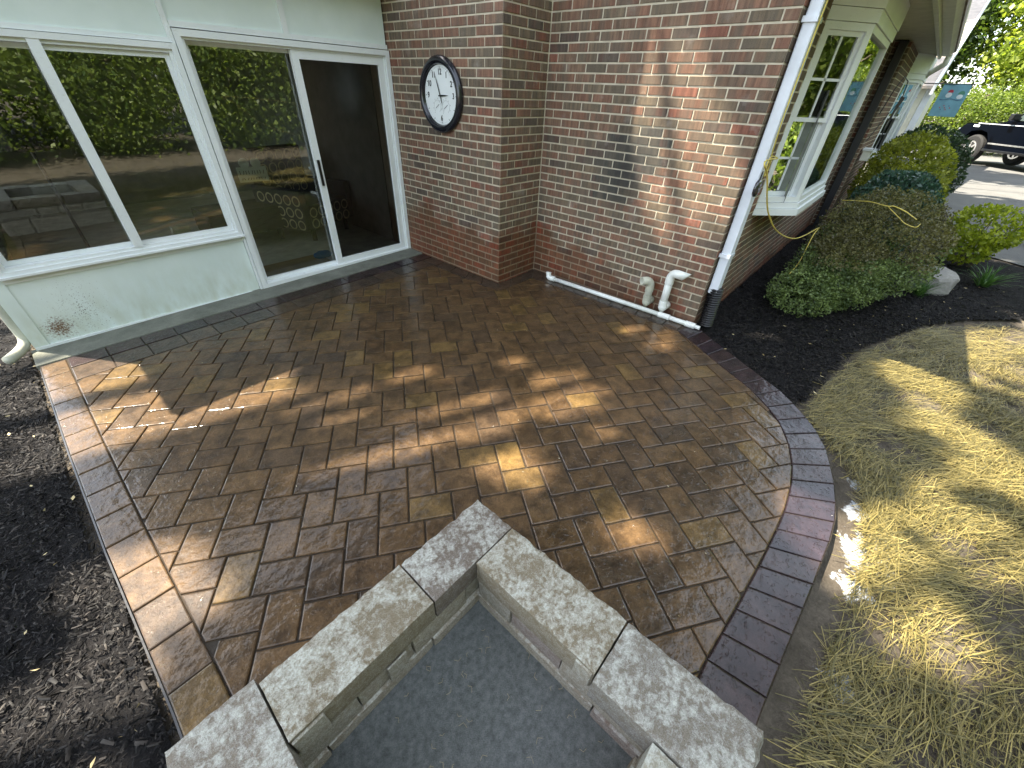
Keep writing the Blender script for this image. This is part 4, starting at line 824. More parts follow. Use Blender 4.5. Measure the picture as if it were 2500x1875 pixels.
XW, XE, YN, YSo = -4.0, -2.93, -.135, -1.245; XWi, XEi, YNi, YSi = -3.80, -3.135, -.335, -1.02
# top course (pinwheel)
block(-3.32 + g_, XE, YNi, YN, c2 + .002, TP, (0.225, 0.195, 0.17), 'NE'); block(-3.79 + g_, -3.32 - g_, YNi + .002, YN + .002, c2 + .001, TP + .001, buff, 'N'); block(XW - .012, -3.79 - g_, -.62, YN + .022, c2, TP + .002, pinkg, 'NW')
block(XEi - .002, XE + .002, -.83 + g_, YNi - g_, c2 + .002, TP, buff, 'E'); block(XEi - .022, XE, YSo, -.83 - g_, c2, TP + .001, grey, 'ES')
block(-3.56, XEi - .024, YSo, YSi, c2, TP - .004, (0.44, 0.44, 0.38), 'S'); block(XW, -3.565, YSo, YSi, c2, TP, grey, 'SW'); block(XW, XWi, YSi + g_, -.623, c2, TP, grey, 'W')
# lower courses, staggered
for (za, zb_, s) in ((c1, c2 - .002, 0), (-.07, c1 - .002, 1)):
    ins = .006 if s == 0 else -.004
    xs = [XW, -3.62, -3.42, -3.18, XE] if s == 0 else [XW, -3.74, -3.35, XE]
    for i, (a, b) in enumerate(zip(xs, xs[1:])): block(a + g_, b - g_, YNi + ins + (.006 if i % 2 else 0), YN - .004, za, zb_, random.choice([(0.43, 0.40, 0.33), (0.38, 0.34, 0.30), (0.40, 0.38, 0.32)]), 'N')
    ys = [YSo, -.72, -.50, YNi - .001] if s == 0 else [YSo, -.86, YNi - .003]
    for i, (a, b) in enumerate(zip(ys, ys[1:])): block(XEi + ins + (.006 if i % 2 else 0), XE - .004, a + g_, b - g_, za, zb_, random.choice([(0.43, 0.40, 0.33), (0.37, 0.32, 0.29), (0.40, 0.38, 0.32)]), 'E')
    block(XW, XWi - ins, YSo, YNi - .001, za, zb_, grey, 'W'); block(XWi - ins + .002, XEi + ins - .002, YSo, YSi - ins, za, zb_, buff, 'S')
# locating ribs on the inner faces
for x0, x1, y0, y1, za, zb_ in ((-3.785, -3.70, YNi - .006, YNi + .003, c2 + .006, TP - .010), (-3.52, -3.45, YNi - .003, YNi + .004, c1 + .006, c2 - .008), (XEi - .0065, XEi + .006, -.822, -.765, c2 + .006, TP - .012)):
    bm = bmesh.new(); box(bm, x0, x1, y0, y1, za, zb_, .003); o = bobj('rib', bm, 'block', pit); o.color = ncol((0.42, 0.40, 0.34))
gm = rough_ground('pit_concrete', [(0.38, (0.095, 0.105, 0.102)), (0.5, (0.150, 0.162, 0.158)), (0.62, (0.215, 0.228, 0.222))], scale=45, bs=300, bump=.9, rough=0.65)
bm = bmesh.new(); bmesh.ops.create_grid(bm, x_segments=70, y_segments=70, size=.5)
for v in bm.verts: v.co = Vector((v.co.x * .70 - 3.4675, v.co.y * .72 - .678, .066 + .003 * noise.noise(v.co * 14) + .0016 * noise.noise(v.co * 70)))
bobj('pit_floor', bm, gm, pit, True)
N = 60; C3 = np.stack([rng.uniform(-3.78, -3.15, N), rng.uniform(-1.0, -.36, N), np.full(N, .072)], 1); bm = bmesh.new()
for c_ in C3:
    a = random.uniform(0, 6.28); L_ = random.uniform(.006, .018); tube(bm, [(c_[0], c_[1], c_[2]), (c_[0] + L_ * math.cos(a), c_[1] + L_ * math.sin(a), c_[2] + .003), (c_[0] + L_ * 1.6 * math.cos(a + .6), c_[1] + L_ * 1.6 * math.sin(a + .6), c_[2])], .0006, 4)
o = bobj('plant_debris', bm, plain('pale_debris', (0.45, 0.38, 0.22), .7)); tag(o, 'tiny pale bits of straw on the fire pit floor', 'debris', None, 'stuff')
# ------------------------------------------------------------------ foliage
LM = dict(box=leaf_mat('boxwood_leaf', (0.055, 0.090, 0.030), (0.19, 0.25, 0.08), .22), boxr=leaf_mat('boxwood_russet_leaf', (0.07, 0.065, 0.03), (0.17, 0.16, 0.06), .22), holly=leaf_mat('holly_leaf', (0.02, 0.055, 0.042), (0.075, 0.14, 0.10), .15, .3),
          lime=leaf_mat('lime_leaf', (0.11, 0.16, 0.014), (0.42, 0.46, 0.04), .4), olive=leaf_mat('olive_leaf', (0.09, 0.115, 0.016), (0.34, 0.35, 0.045), .35), dk=leaf_mat('dark_leaf', (0.015, 0.035, 0.018), (0.05, 0.08, 0.035), .2),
          tree=leaf_mat('tree_leaf', (0.030, 0.060, 0.016), (0.10, 0.15, 0.035), .45), thick=leaf_mat('thicket_leaf', (0.05, 0.09, 0.018), (0.21, 0.27, 0.05), .45), bright=leaf_mat('bright_tree_leaf', (0.12, 0.18, 0.03), (0.44, 0.50, 0.09), .5), grass=leaf_mat('blade', (0.03, 0.08, 0.02), (0.09, 0.17, 0.05), .35))
def blob_points(lobes, n, shell=.28, seed=0, bump=.10, fr=4.6, zmin=-.03, flat=None):
    out = []; nrm = []; tot = sum(l_[1][0] * l_[1][2] for l_ in lobes)
    for c_, r_ in lobes:
        k = int(n * r_[0] * r_[2] / tot * 1.35); d = rng.normal(size=(k, 3)); d /= np.linalg.norm(d, axis=1)[:, None]
        rad = 1 - shell * rng.uniform(0, 1, k) ** 1.6; nz = np.array([noise.noise(Vector(q) * fr + Vector((seed, seed, 0))) + .5 * noise.noise(Vector(q) * fr * 2.7 + Vector((seed, 9, 0))) for q in d]); rad *= (1 + bump * nz)
        P_ = d * rad[:, None] * np.array(r_) + np.array(c_); keep = (P_[:, 2] > zmin) & (rng.uniform(0, 1, k) < np.clip(.9 + nz * 1.9, .10, 1)); out.append(P_[keep]); nrm.append(d[keep])
    P_ = np.concatenate(out); D_ = np.concatenate(nrm)
    if flat: P_[:, 2] = np.where(P_[:, 2] > flat, flat + (P_[:, 2] - flat) * .25, P_[:, 2])
    return P_[:n], D_[:n]
def shrub(name, label, cat, lobes, n, size, mat_, seed, mat2=None, grp=None, bump=.1, stems=12, aspect=.6, flat=None, shell=.28):
    c0 = lobes[0][0]; t = empty(name, label, cat, (0, 0, 0), 0, grp); P_, D_ = blob_points(lobes, n, seed=seed, bump=bump, flat=flat, shell=shell)
    V, F, r_ = leaves(P_, size, aspect, .3, out=D_ * .5)
    r_ = np.clip(r_ * .6 + .2 + np.repeat(np.array([.75 * noise.noise(Vector(q) * 7.5) for q in P_]), 4), 0, 1)
    if mat2:
        h = P_[:, 2] + .25 * np.array([noise.noise(Vector(q) * 2.2) for q in P_]); sel = np.repeat(h > np.quantile(h, .62), 4); f2 = sel.reshape(-1, 4)[:, 0]
        for nm, mk, ff in (('foliage', mat_, ~f2), ('foliage', mat2, f2)):
            vi = np.repeat(ff, 4); Vn = V[vi]; npmesh(nm, Vn, np.arange(len(Vn)).reshape(-1, 4), LM[mk], t, r_[vi])
    else: npmesh('foliage', V, F, LM[mat_], t, r_)
    bm = bmesh.new()
    for k in range(stems):
        a = random.uniform(0, 6.28); rr = random.uniform(.2, .75); c_, r3 = random.choice(lobes); e = (c_[0] + r3[0] * rr * math.cos(a), c_[1] + r3[1] * rr * math.sin(a), c_[2] + r3[2] * random.uniform(-.5, .6)); b_ = (c0[0] + .08 * math.cos(a), c0[1] + .08 * math.sin(a), -.06); mid = tuple((p_ + q) / 2 + random.uniform(-.05, .05) for p_, q in zip(b_, e)); tube(bm, [b_, mid, e], [.012, .008, .003], 5)
    bobj('branch', bm, 'bark', t); return t
shrub('boxwood_shrub', 'large rounded dark green boxwood with yellow cord on top', 'shrub', [((2.45, -.98, .46), (.93, .60, .54)), ((1.75, -.80, .28), (.56, .44, .38)), ((1.30, -.62, .13), (.46, .32, .22)), ((1.60, -.80, .12), (.36, .26, .24))], 44000, .025, 'box', 1, 'boxr', bump=.17, stems=26, shell=.4)
shrub('holly_shrub', 'dark blue green clipped holly behind the big boxwood', 'shrub', [((4.2, -.93, .50), (.72, .50, .58))], 9000, .05, 'holly', 2, flat=1.0)
shrub('golden_shrub', 'large golden green shrub against the house between darker shrubs', 'shrub', [((5.9, -.88, .66), (.90, .60, .76)), ((5.1, -1.0, .5), (.6, .5, .55))], 12000, .055, 'olive', 3, bump=.08)
shrub('evergreen_shrub', 'low dark evergreen shrub farthest along the house wall', 'shrub', [((8.5, -1.0, .66), (1.0, .75, .78))], 6000, .07, 'dk', 4)
shrub('lime_shrub', 'small lime green shrub beside the driveway', 'shrub', [((4.65, -2.0, .46), (.40, .38, .27)), ((4.5, -1.95, .22), (.25, .25, .2))], 2600, .055, 'lime', 5, bump=.2, stems=16)
shrub('lime_shrub', 'low lime shrub cut off by the right edge of the photo', 'shrub', [((7.0, -3.15, .15), (.35, .4, .22))], 900, .05, 'lime', 6)
def tuft(name, label, c_, n, L_, w_, lean=.5, col_='grass'):
    V = []; F = []; rr = []
    for k in range(n):
        a = random.uniform(0, 6.283); l_ = L_ * random.uniform(.55, 1.1); sp = random.uniform(.1, lean); px, py = c_[0] + random.gauss(0, .02), c_[1] + random.gauss(0, .02); s = (-math.sin(a) * w_ / 2, math.cos(a) * w_ / 2); b0 = len(V); r1 = random.random()
        for m_, tt in enumerate((0, .35, .7, 1.0)):
            rad = l_ * (sp * tt + .45 * tt * tt * sp); h = l_ * (tt - .45 * tt * tt * (sp + .15)) - .05; ww = (1, 1, .75, .08)[m_]
            for sg in (-1, 1): V.append((px + rad * math.cos(a) + s[0] * ww * sg, py + rad * math.sin(a) + s[1] * ww * sg, h)); rr.append(r1)
            if m_: q = b0 + 2 * m_; F.append((q - 2, q - 1, q + 1, q))
    o = npmesh(name, np.array(V), np.array(F), LM[col_], None, np.array(rr)); tag(o, label, 'plant'); return o
tuft('grass_clump', 'fine bladed grass clump between the boxwood and the grey rock', (2.72, -1.58), 170, .26, .006, .8)
tuft('daylily', 'young daylily with arching strap leaves alone in the mulch', (3.75, -2.18), 70, .34, .016, 1.1)
bm = bmesh.new(); bmesh.ops.create_icosphere(bm, subdivisions=3, radius=1)
for v in bm.verts:
    q = v.co.copy(); v.co = Vector((math.copysign(abs(q.x) ** .6, q.x) * .21, math.copysign(abs(q.y) ** .65, q.y) * .17, math.copysign(abs(q.z) ** .6, q.z) * .15)); v.co += q * (.035 * noise.noise(q * 2.1) + .015 * noise.noise(q * 6)); v.co.z += .22 * v.co.y * -.6
o = bobj('rock', bm, 'rockm'); o.location = (3.10, -1.66, .05); o.rotation_euler = (0, 0, R(25)); tag(o, 'grey angular landscape rock in the mulch beside the boxwood', 'rock')
def cord(name, label, pts, r_=.005):
    P_ = [Vector(p_) for p_ in pts]; out = []
    for i in range(len(P_) - 1):
        p0, p1, p2, p3 = P_[max(i - 1, 0)], P_[i], P_[i + 1], P_[min(i + 2, len(P_) - 1)]
        for k in range(7):
            t_ = k / 7; out.append(.5 * ((2 * p1) + (-p0 + p2) * t_ + (2 * p0 - 5 * p1 + 4 * p2 - p3) * t_ * t_ + (-p0 + 3 * p1 - 3 * p2 + p3) * t_ ** 3))
    out.append(P_[-1]); bm = bmesh.new(); tube(bm, out, r_, 6); o = bobj(name, bm, 'cord', None, True); tag(o, label, 'cord'); return o
cord('yellow_cord', 'yellow cord looped on the white downspout and hanging below the bay', [(.10, -.098, 2.44), (.055, -.100, 1.7), (.09, -.104, 1.42), (.13, -.106, 1.36), (.15, -.106, 1.28), (.11, -.106, 1.24), (.08, -.106, 1.30), (.10, -.106, 1.37), (.16, -.14, 1.36)] + [(-0.919, -0.3, 1.434), (-0.843, -0.32, 1.36), (-0.654, -0.34, 1.188), (-0.543, -0.36, 1.103), (-0.287, -0.38, 0.986), (0.16, -0.4, 0.854), (0.614, -0.42, 0.757), (1.022, -0.44, 0.715), (1.916, -0.44, 0.619), (1.669, -0.44, 0.585), (1.552, -0.44, 0.338), (1.179, -0.44, 0.301)], .0045)
cord('yellow_cord', 'yellow cord lying loose over the top of the boxwood', [(2.25, -.50, .86), (2.104, -.612, .895), (1.966, -.743, .925), (1.892, -.841, .925), (1.865, -.904, .925), (1.876, -.941, .93), (1.833, -1.035, .91), (1.815, -1.094, .885), (1.80, -1.15, .86)], .0045)
cord('yellow_cord', 'short second strand of yellow cord beside the first on the boxwood', [(1.865, -.90, .92), (1.738, -1.016, .865), (1.705, -1.08, .83), (1.72, -1.167, .81), (1.775, -1.19, .835)], .0035)
# round ornament hanging on the downspout
t = empty('hanging_ornament', 'round glossy black and white disc hanging on the white downspout', 'ornament', (0.050, -0.090, 1.165))
def disc(bm, c_, r_, d_, n=28): tube(bm, [Vector(c_), Vector(c_) + Vector(d_)], r_, n)
bm = bmesh.new(); tube(bm, [(0, 0, 0), (0, -.010, 0), (0, -.022, 0), (0, -.028, 0)], [.058, .062, .055, .040], 28); bobj('disc', bm, plain('marbled_gloss', (0.04, 0.04, 0.045), .12, coat=.8, var=.3), t, True)
bm = bmesh.new()
for k in range(9):
    a, rr = random.uniform(0, 6.28), random.uniform(.0, .032); disc(bm, (rr * math.cos(a), -.0285, rr * math.sin(a)), random.uniform(.005, .012), (0, -.0012 - k * .0002, 0), 8)
bobj('pale_marks', bm, plain('pale_gloss', (0.35, 0.33, 0.37), .2), t)
bm = bmesh.new(); disc(bm, (.010, -.029, -.036), .005, (0, -.004, 0), 10); bobj('red_bead', bm, 'red', t); bm = bmesh.new(); tube(bm, [(-.014, -.01, .058), (-.012, -.01, .10), (0, -.01, .115), (.012, -.01, .10), (.014, -.01, .058)], .0028, 6); bobj('hook', bm, 'blackmetal', t)
# garden flag on a pole from the house wall
t = empty('house_flag', 'light blue garden flag with winter birds hanging from a pole', 'flag', (0, 0, 0))
FA, FB, FC_, FD = Vector((8.02, -.78, 2.05)), Vector((8.34, -1.16, 2.06)), Vector((7.95, -1.12, 1.56)), Vector((7.72, -.86, 1.62))
FA = Vector((8.15, -.74, 2.06)); FB = Vector((8.15, -1.12, 2.06)); hd = (FB - FA)
bm = bmesh.new(); gr = []
def fpt(u, v): return FA + hd * u + Vector((.012 * math.sin(u * 7 + v * 3), 0, -.47 * v - .02 * u * 0)) + Vector((-.03 * v, .10 * v * 0, 0))
for i in range(13): gr.append([bm.verts.new(fpt(i / 12, j / 12)) for j in range(13)])
for i in range(12):
    for j in range(12): bm.faces.new((gr[i][j], gr[i + 1][j], gr[i + 1][j + 1], gr[i][j + 1]))
fo = bobj('cloth', bm, 'flag', t); 
bm = bmesh.new(); tube(bm, [(8.15, -.45, 2.065), (8.15, -1.15, 2.065)], .008, 8); bobj('pole', bm, 'blackmetal', t)
def fpatch(name, m, u0, v0, ru, rv, n=14, off=.004, half=False):
    bm = bmesh.new(); vs = []
    for k in range(n):
        a = 6.283 * k / n if not half else math.pi * k / (n - 1)
        q = fpt(u0 + ru * math.cos(a), v0 - rv * math.sin(a)); vs.append(bm.verts.new(q + Vector((-off, 0, 0))))
    bm.faces.new(vs); bobj(name, bm, m, t)
fpatch('red_cap', 'red', .37, .25, .10, .09, half=True); fpatch('white_bird', 'whitec', .36, .33, .11, .08, off=.003); fpatch('green_cap', 'green', .78, .30, .12, .11, half=True); fpatch('white_bird', 'whitec', .77, .37, .11, .07, off=.003)
for k in range(7): fpatch('berry', random.choice(['red', 'navy']), .28 + .06 * k, .72 + .07 * math.sin(k * 2.1), .022, .018, 8)
bm = bmesh.new()
for i in range(10): a, b = fpt(.1 + .085 * i, .46 + .02 * math.sin(i)), fpt(.1 + .085 * (i + 1), .46 + .02 * math.sin(i + 1)); obb(bm, a + Vector((-.005, 0, 0)), b + Vector((-.005, 0, 0)), .008, .002, up=(1, 0, 0))
bobj('twig', bm, 'navy', t)
# black hanging bracket with wind chime on the return wall, wall lantern
t = empty('plant_hook', 'black curled plant hook with a dark pennant on the brick wall', 'hook', (5.43, -.24, 1.55)); bm = bmesh.new()
tube(bm, [(0, .02, .05), (-.05, -.02, .35), (0, -.06, .5), (.06, -.12, .45), (.08, -.15, .25)], .007, 6); tube(bm, [(.0, .02, -.3), (.1, -.06, 0), (.08, -.15, .25), (.05, -.12, -.4)], .006, 6); bobj('hook_rod', bm, 'blackmetal', t)
bm = bmesh.new(); quadprism(bm, [(.06, -.13, .28), (.10, -.18, .26), (.04, -.11, -.12)], (1, 0, 0), .006); bobj('pennant', bm, plain('pennant_cloth', (.06, .05, .04), .8), t)
t = empty('wall_planter', 'small white planter box fixed to the wall below the hook', 'planter', (5.70, -.29, 1.02)); obox('tray', -.14, .14, -.07, .07, .10, .13, 'trim', t, .004); obox('basin', -.12, .12, -.055, .055, -.04, .10, 'cream', t, .008)
t = empty('wall_lantern', 'dark lantern beside the far white door trim', 'lantern', (9.18, -.34, 1.78)); obox('lantern_cage', -.06, .06, -.06, .06, -.12, .08, 'blackmetal', t, .008); bm = bmesh.new(); tube(bm, [(0, 0, .08), (0, 0, .16)], [.09, .01], 8); bobj('lantern_cap', bm, 'blackmetal', t)
# ------------------------------------------------------------------ pickup / suv on the driveway
def truck():
    t = empty('parked_suv', 'dark blue sport utility vehicle with alloy wheels on the driveway', 'car', (22.94, -2.41, -.06), 0)
    t.rotation_euler = (0, 0, math.atan2(.62, .78)); t.scale = (1.2, 1.2, 1.22)
    # local: +x forward, left side at +y = 0 plane, width -1.75;  front axle at x=0
    W = 1.78
    prof = [(.86, .52), (.90, .70), (.84, .98), (.70, 1.10), (-.55, 1.18), (-.80, 1.22), (-3.2, 1.22), (-4.3, 1.20), (-4.35, .60), (-3.85, .52), (-3.80, .80), (-3.6, .98), (-3.25, 1.0), (-2.95, .84), (-2.85, .46), (-.52, .46), (-.48, .70), (-.3, .90), (0, .96), (.3, .90), (.48, .70), (.54, .52)]
    bm = bmesh.new(); a = [bm.verts.new((x, 0.02, z)) for x, z in prof]; b = [bm.verts.new((x, -W, z)) for x, z in prof]; f1 = bm.faces.new(a); f2 = bm.faces.new(b[::-1]); n = len(prof); [bm.faces.new((a[i], b[i], b[(i + 1) % n], a[(i + 1) % n])) for i in range(n)]
    bmesh.ops.bevel(bm, geom=[e for e in bm.edges if abs(e.verts[0].co.y - e.verts[1].co.y) < .01 and e.verts[0].co.z > .9 and e.verts[1].co.z > .9], offset=.06, segments=3, affect='EDGES'); bmesh.ops.triangulate(bm, faces=[f for f in bm.faces if len(f.verts) > 4]); bobj('body', bm, 'paint', t)
    bm = bmesh.new(); cab = [(-.62, 1.19), (-1.30, 1.72), (-4.0, 1.76), (-4.33, 1.22)]; a = [bm.verts.new((x, -.03 - (.16 if z > 1.4 else 0), z)) for x, z in cab]; b = [bm.verts.new((x, -W + .05 + (.16 if z > 1.4 else 0), z)) for x, z in cab]; bm.faces.new(a); bm.faces.new(b[::-1]); [bm.faces.new((a[i], b[i], b[(i + 1) % 4], a[(i + 1) % 4])) for i in range(4)]; bobj('cab', bm, 'paint', t)
    bm = bmesh.new()
    for q in ([(-.85, 1.25), (-1.36, 1.66), (-1.72, 1.68), (-1.70, 1.25)], [(-1.78, 1.25), (-1.80, 1.68), (-2.60, 1.70), (-2.66, 1.25)], [(-2.74, 1.25), (-2.68, 1.70), (-3.85, 1.70), (-4.05, 1.25)]): bm.faces.new([bm.verts.new((x, -.022 - .16 * max(0, (z - 1.22) / .5) + .012, z)) for x, z in q])
    bobj('side_window', bm, plain('car_glass', (.06, .08, .08), .05, var=.3), t); bm = bmesh.new(); bm.faces.new([bm.verts.new(q) for q in ((-.66, -.12, 1.24), (-.66, -W + .14, 1.24), (-1.26, -W + .26, 1.70), (-1.26, -.24, 1.70))]); 
    for v in bm.verts: v.co.x += .02
    bobj('windscreen', bm, plain('wind_glass', (.10, .12, .13), .05), t)
    for wx, side in ((0, 1), (-3.35, 1), (0, -1), (-3.35, -1)):
        y0 = .02 if side == 1 else -W + .22; w_ = bpy.data.objects.new('wheel', None)
        bm = bmesh.new(); tube(bm, [(wx, y0, .41), (wx, y0 - .03, .41), (wx, y0 - .20, .41), (wx, y0 - .23, .41)], [.36, .41, .41, .36], 32); wh = bobj('wheel', bm, 'tyre', t)
        bm = bmesh.new(); rg = tube(bm, [(wx, y0 + .006, .41), (wx, y0 - .04, .41)], .235, 28, False); n = 28; c_ = [bm.verts.new(v.co + (Vector((wx, v.co.y, .41)) - v.co) * .17) for v in rg[0]]; [bm.faces.new((rg[0][k], rg[0][(k + 1) % n], c_[(k + 1) % n], c_[k])) for k in range(n)]
        for k in range(6):
            a = 6.283 * k / 6 + .3; obb(bm, (wx + .05 * math.cos(a), y0 + .002, .41 + .05 * math.sin(a)), (wx + .21 * math.cos(a), y0 + .002, .41 + .21 * math.sin(a)), .06, .02, up=(0, 1, 0))
        tube(bm, [(wx, y0 + .012, .41), (wx, y0 - .03, .41)], .065, 12); bobj('rim', bm, 'chrome', wh)
    obox('bumper', .84, 1.0, -W - .01, .03, .46, .68, 'black', t, .03); obox('side_trim', -2.84, -.55, .022, .034, .60, .64, 'chrome', t); obox('shoulder_trim', -2.9, .2, .022, .030, 1.115, 1.135, 'alu', t); obox('sill', -2.85, -.5, .0, .06, .40, .47, 'black', t, .01)
    obox('headlight', .80, .905, -.30, -.02, .78, .96, 'chrome', t, .02); obox('side_marker', .1, .32, .022, .034, 1.02, 1.08, 'whitec', t); obox('mirror', -1.06, -.90, .0, .22, 1.25, 1.42, 'black', t, .03); obox('door_handle', -1.75, -1.58, .022, .05, 1.02, 1.06, 'black', t, .008)
    return t
truck()
# ------------------------------------------------------------------ trees
def trunk_mesh(bm, base, h, r_, lean=(0, 0), limbs=6, spread=2.5, seed=1):
    rnd = random.Random(seed); pts = []; rr = []
    for k in range(7): t_ = k / 6; pts.append((base[0] + lean[0] * t_ + .12 * math.sin(t_ * 5 + seed), base[1] + lean[1] * t_ + .12 * math.cos(t_ * 4 + seed), base[2] + h * t_)); rr.append(r_ * (1 - .65 * t_) * (1.25 if k == 0 else 1))
    tube(bm, pts, rr, 10)
    for k in range(limbs):
        t_ = rnd.uniform(.4, .95); i = int(t_ * 6); p0 = Vector(pts[i]); a = rnd.uniform(0, 6.28); L_ = spread * rnd.uniform(.6, 1.1); e = p0 + Vector((L_ * math.cos(a), L_ * math.sin(a), L_ * rnd.uniform(.3, .8))); m_ = (p0 + e) / 2 + Vector((0, 0, -.15)); tube(bm, [p0, m_, e], [rr[i] * .5, rr[i] * .3, .02], 6)
def crown_points(c_, r_, nclump, per, cl=.45, seed=0, hollow=.35):
    d = rng.normal(size=(nclump, 3)); d /= np.linalg.norm(d, axis=1)[:, None]; rad = hollow + (1 - hollow) * rng.uniform(0, 1, nclump) ** .6; cc = d * rad[:, None] * np.array(r_) + np.array(c_)
    cs = cl * rng.uniform(.5, 1.3, nclump); P_ = np.repeat(cc, per, 0) + rng.normal(size=(nclump * per, 3)) * np.repeat(cs, per)[:, None] * np.array([1, 1, .55]); return P_
protos = []
def proto_tree(seed, h, r_, n, per, leaf, mk, low=.8):
    bm = bmesh.new(); trunk_mesh(bm, (0, 0, -.1), h * .8, .16 + h * .012, (random.uniform(-.4, .4), random.uniform(-.4, .4)), 9, r_[0] * .8, seed); bmesh.ops.recalc_face_normals(bm, faces=bm.faces); me = bpy.data.meshes.new('trunk'); bm.to_mesh(me); bm.free(); me.materials.append(M['bark']); smooth(me)
    P_ = crown_points((0, 0, low + r_[2]), r_, n, per, .5); V, F, rr = leaves(P_, leaf, .6, .1); o = npmesh('crown', V, F, LM[mk], None, rr); cm = o.data; bpy.data.objects.remove(o); return me, cm
protos = [proto_tree(11, 9, (3.0, 2.8, 4.4), 420, 48, .21, 'tree', .6), proto_tree(12, 7, (2.6, 2.9, 3.2), 420, 46, .19, 'tree', .3), proto_tree(13, 11, (3.4, 3.2, 4.8), 420, 44, .27, 'bright', 1.2), proto_tree(14, 4, (2.2, 1.8, 1.7), 330, 56, .12, 'thick', .0)]
KIND = ['tall green tree', 'rounded green tree', 'tall light green tree', 'low leafy thicket tree']
def tree(k, x, y, s, rz, label, grp):
    t = empty('tree', label, 'tree', (x, y, -.1), rz, grp); t.scale = (s, s, s * random.uniform(.92, 1.12)); o = link(bpy.data.objects.new('trunk', protos[k][0]), t); o = link(bpy.data.objects.new('crown', protos[k][1]), t); return t
spots = [(-15, -11), (-10.5, -12), (-6, -11), (-2, -12.5), (2.5, -11.5), (7, -12), (11, -13.5), (-12, -16), (-4, -17), (4, -17), (12, -18), (18, -17), (-19, -14)]
for i, (x, y) in enumerate(spots):
    tree(random.choice([0, 1, 2]), x + random.uniform(-.7, .7), y + random.uniform(-.7, .7), random.uniform(.9, 1.25), random.uniform(0, 6.28), 'green woodland tree behind the camera reflected in the sunroom glass', 'trees of the wood behind the camera')
for i in range(9): tree(3, -15 + i * 3.4, -8.1 + random.uniform(-.6, .6), random.uniform(.8, 1.1), random.uniform(0, 6.28), 'leafy thicket at the wood edge reflected in the sunroom glass', 'undergrowth along the wood edge')
far = [(33, 7, 2, 1.1), (35, 1.5, 0, 1.1), (34, -4.5, 2, 1.0), (36, -11, 2, 1.15), (33, -17, 1, 1.2), (41, -7, 0, 1.4), (43, 4, 2, 1.5), (40, -15, 0, 1.4), (38, 12, 2, 1.3), (29, -21, 2, 1.2)]
flab = ['sunlit light green tree far left beyond the garage', 'green tree far behind the flag', 'light green tree directly behind the truck', 'light green tree behind the truck at right', 'rounded tree at the right photo edge', 'taller dark tree deeper behind the truck', 'tall light tree deeper behind the garage roof', 'tall tree deeper at the right edge', 'light tree behind the garage roof', 'light tree right of the truck beyond the photo edge']
for (x, y, k, s), lb in zip(far, flab): tree(k, x, y, s, random.uniform(0, 6.28), lb, 'trees beyond the driveway')
TL = ['thicket well right of the dark vehicle beyond the photo edge', 'thicket right of the dark vehicle near the photo edge', 'thicket behind the rear of the dark vehicle', 'thicket behind the cabin of the dark vehicle', 'thicket behind the bonnet of the dark vehicle', 'sunlit thicket right under the blue flag', 'sunlit thicket left of the blue flag', 'thicket hidden behind the garage corner board']
for i in range(8): tree(3, 29.5 + random.uniform(-.5, .8), -15 + i * 3.2, random.uniform(.8, 1.1), random.uniform(0, 6.28), TL[i], 'thicket beyond the driveway')
# the big trees north-west of the patio; unseen, with crown leaves cut out to place the sun patches
LIT = [(-3.86, 2.65, .42, .75), (-3.58, 1.98, .38, .50), (-3.86, 1.42, .26, .32), (-4.06, 1.00, .17, .28), (.46, -.12, .12, .42), (.45, -1.66, .50, .16), (1.5, -2.1, .6, .22), (-.35, -2.0, .30, .16), (-1.80, -1.60, .26, .14), (-1.10, -1.90, .30, .14), (-.5, -2.7, .35, .2), (.9, -2.7, .5, .3), (2.2, -2.6, .5, .3), (-4.55, 1.9, .24, .26), (-4.35, .50, .18, .26), (-4.9, .9, .26, .2), (-4.4, -.6, .22, .2), (-5.2, 2.3, .3, .2)] + [(-3.24, 1.69, 0.15, 0.13), (-3.15, 1.48, 0.17, 0.14), (-2.98, 1.43, 0.15, 0.13), (-2.87, 1.22, 0.17, 0.14), (-2.75, 1.02, 0.19, 0.16), (-2.62, 0.9, 0.19, 0.16), (-2.46, 0.8, 0.18, 0.15), (-2.28, 0.77, 0.14, 0.12), (-2.81, 0.72, 0.15, 0.13), (-2.54, 0.63, 0.17, 0.14), (-2.93, 0.88, 0.15, 0.13), (-1.77, 0.42, 0.15, 0.13), (-1.75, 0.23, 0.18, 0.15), (-1.79, 0.05, 0.12, 0.1), (-2.4, 0.16, 0.13, 0.11), (-2.23, 0.5, 0.13, 0.11), (-3.1, 1.03, 0.12, 0.1), (-3.23, 1.07, 0.1, 0.09), (-3.37, 1.68, 0.12, 0.1), (-3.07, 1.87, 0.1, 0.09), (-3.54, 1.58, 0.12, 0.1), (-3.47, 0.94, 0.08, 0.07), (-0.53, 0.16, 0.15, 0.13), (-1.74, 0.72, 0.07, 0.06), (-2.26, 1.24, 0.08, 0.07), (-1.63, -1.31, 0.12, 0.1), (-2.34, -0.65, 0.07, 0.06)]
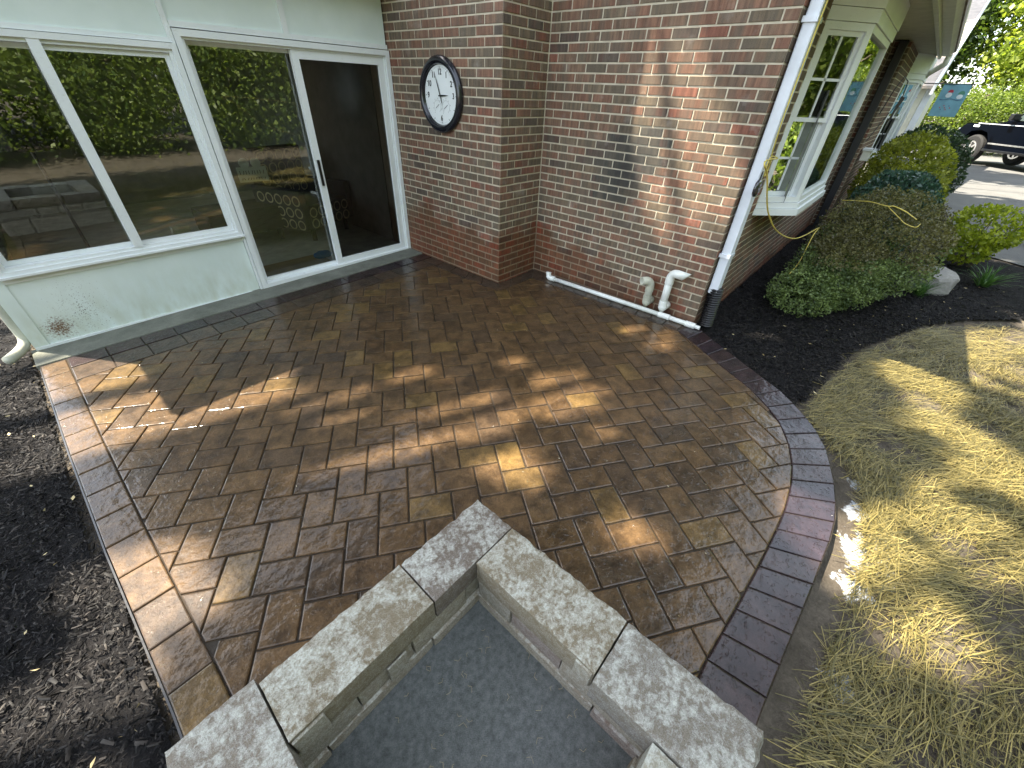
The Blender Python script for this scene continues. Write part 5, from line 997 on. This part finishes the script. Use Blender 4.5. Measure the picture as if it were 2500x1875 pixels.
def canopy(B, label, x0, x1, y0, y1, z0, z1, ncl, lit, th, lean, esp, leaf=.23, sp=.28):
    B = Vector(B); t = empty('oak_tree', label, 'tree', B); bm = bmesh.new(); trunk_mesh(bm, (0, 0, -.1), th, .42, lean, 0, 3, 3)
    for k in range(18):
        e = Vector((random.uniform(esp[0], esp[1]), random.uniform(esp[2], esp[3]), random.uniform(z0, z1))) - B; p0 = Vector((lean[0] * .8, lean[1] * .8, random.uniform(th * .5, th * .9))); tube(bm, [p0, (p0 + e) / 2 + Vector((0, 0, .5)), e], [.16, .09, .03], 6)
    bobj('trunk', bm, 'bark', t, True)
    gx = rng.uniform(x0, x1, ncl); gy = rng.uniform(y0, y1, ncl); z = rng.uniform(z0, z1, ncl); cc = np.stack([gx - .3244 * z, gy + .5053 * z, z], 1)
    per = 17; P_ = np.repeat(cc, per, 0) + rng.normal(size=(ncl * per, 3)) * [sp, sp, sp * .85]
    G2 = np.stack([P_[:, 0] + .3244 * P_[:, 2], P_[:, 1] - .5053 * P_[:, 2]], 1); keep = np.ones(len(P_), bool)
    wob = np.array([noise.noise(Vector((a * 3.0, b * 3.0, 1))) + .6 * noise.noise(Vector((a * 8, b * 8, 4))) for a, b in G2]) * .60
    for (x, y, a, b) in lit:
        d = np.sqrt(((G2[:, 0] - x) / (a * 1.3 + .10)) ** 2 + ((G2[:, 1] - y) / (b * 1.3 + .10)) ** 2) + wob; keep &= ~(d < 1.0)
    P_ = P_[keep] - np.array(B); V, F, rr = leaves(P_, leaf, .66, .2); npmesh('crown', V, F, LM['tree'], t, rr)
canopy((-13.5, 9.5, -.1), 'tall broad tree northwest of the sunroom shading the patio', -6.6, 5.0, -4.4, 2.4, 10.0, 13.0, 4000, LIT, 13.0, (1.5, -1.2), (-11, 0, 3.5, 10))
canopy((7.0, 15.0, -.1), 'unseen tall tree behind the brick house shading the driveway', 5.6, 20.5, -7.5, -1.6, 11.5, 15.0, 1500, [(14.6, -2.9, 1.5, 2.0), (22, -5, 1.5, 3), (4.8, -2.3, .5, .5), (7.5, -5.5, .8, .6)], 12.0, (.8, -1.0), (2, 14, 2, 8), .34, .5)  # unseen tree added so its crown shades the driveway, gaps cut for lit bands
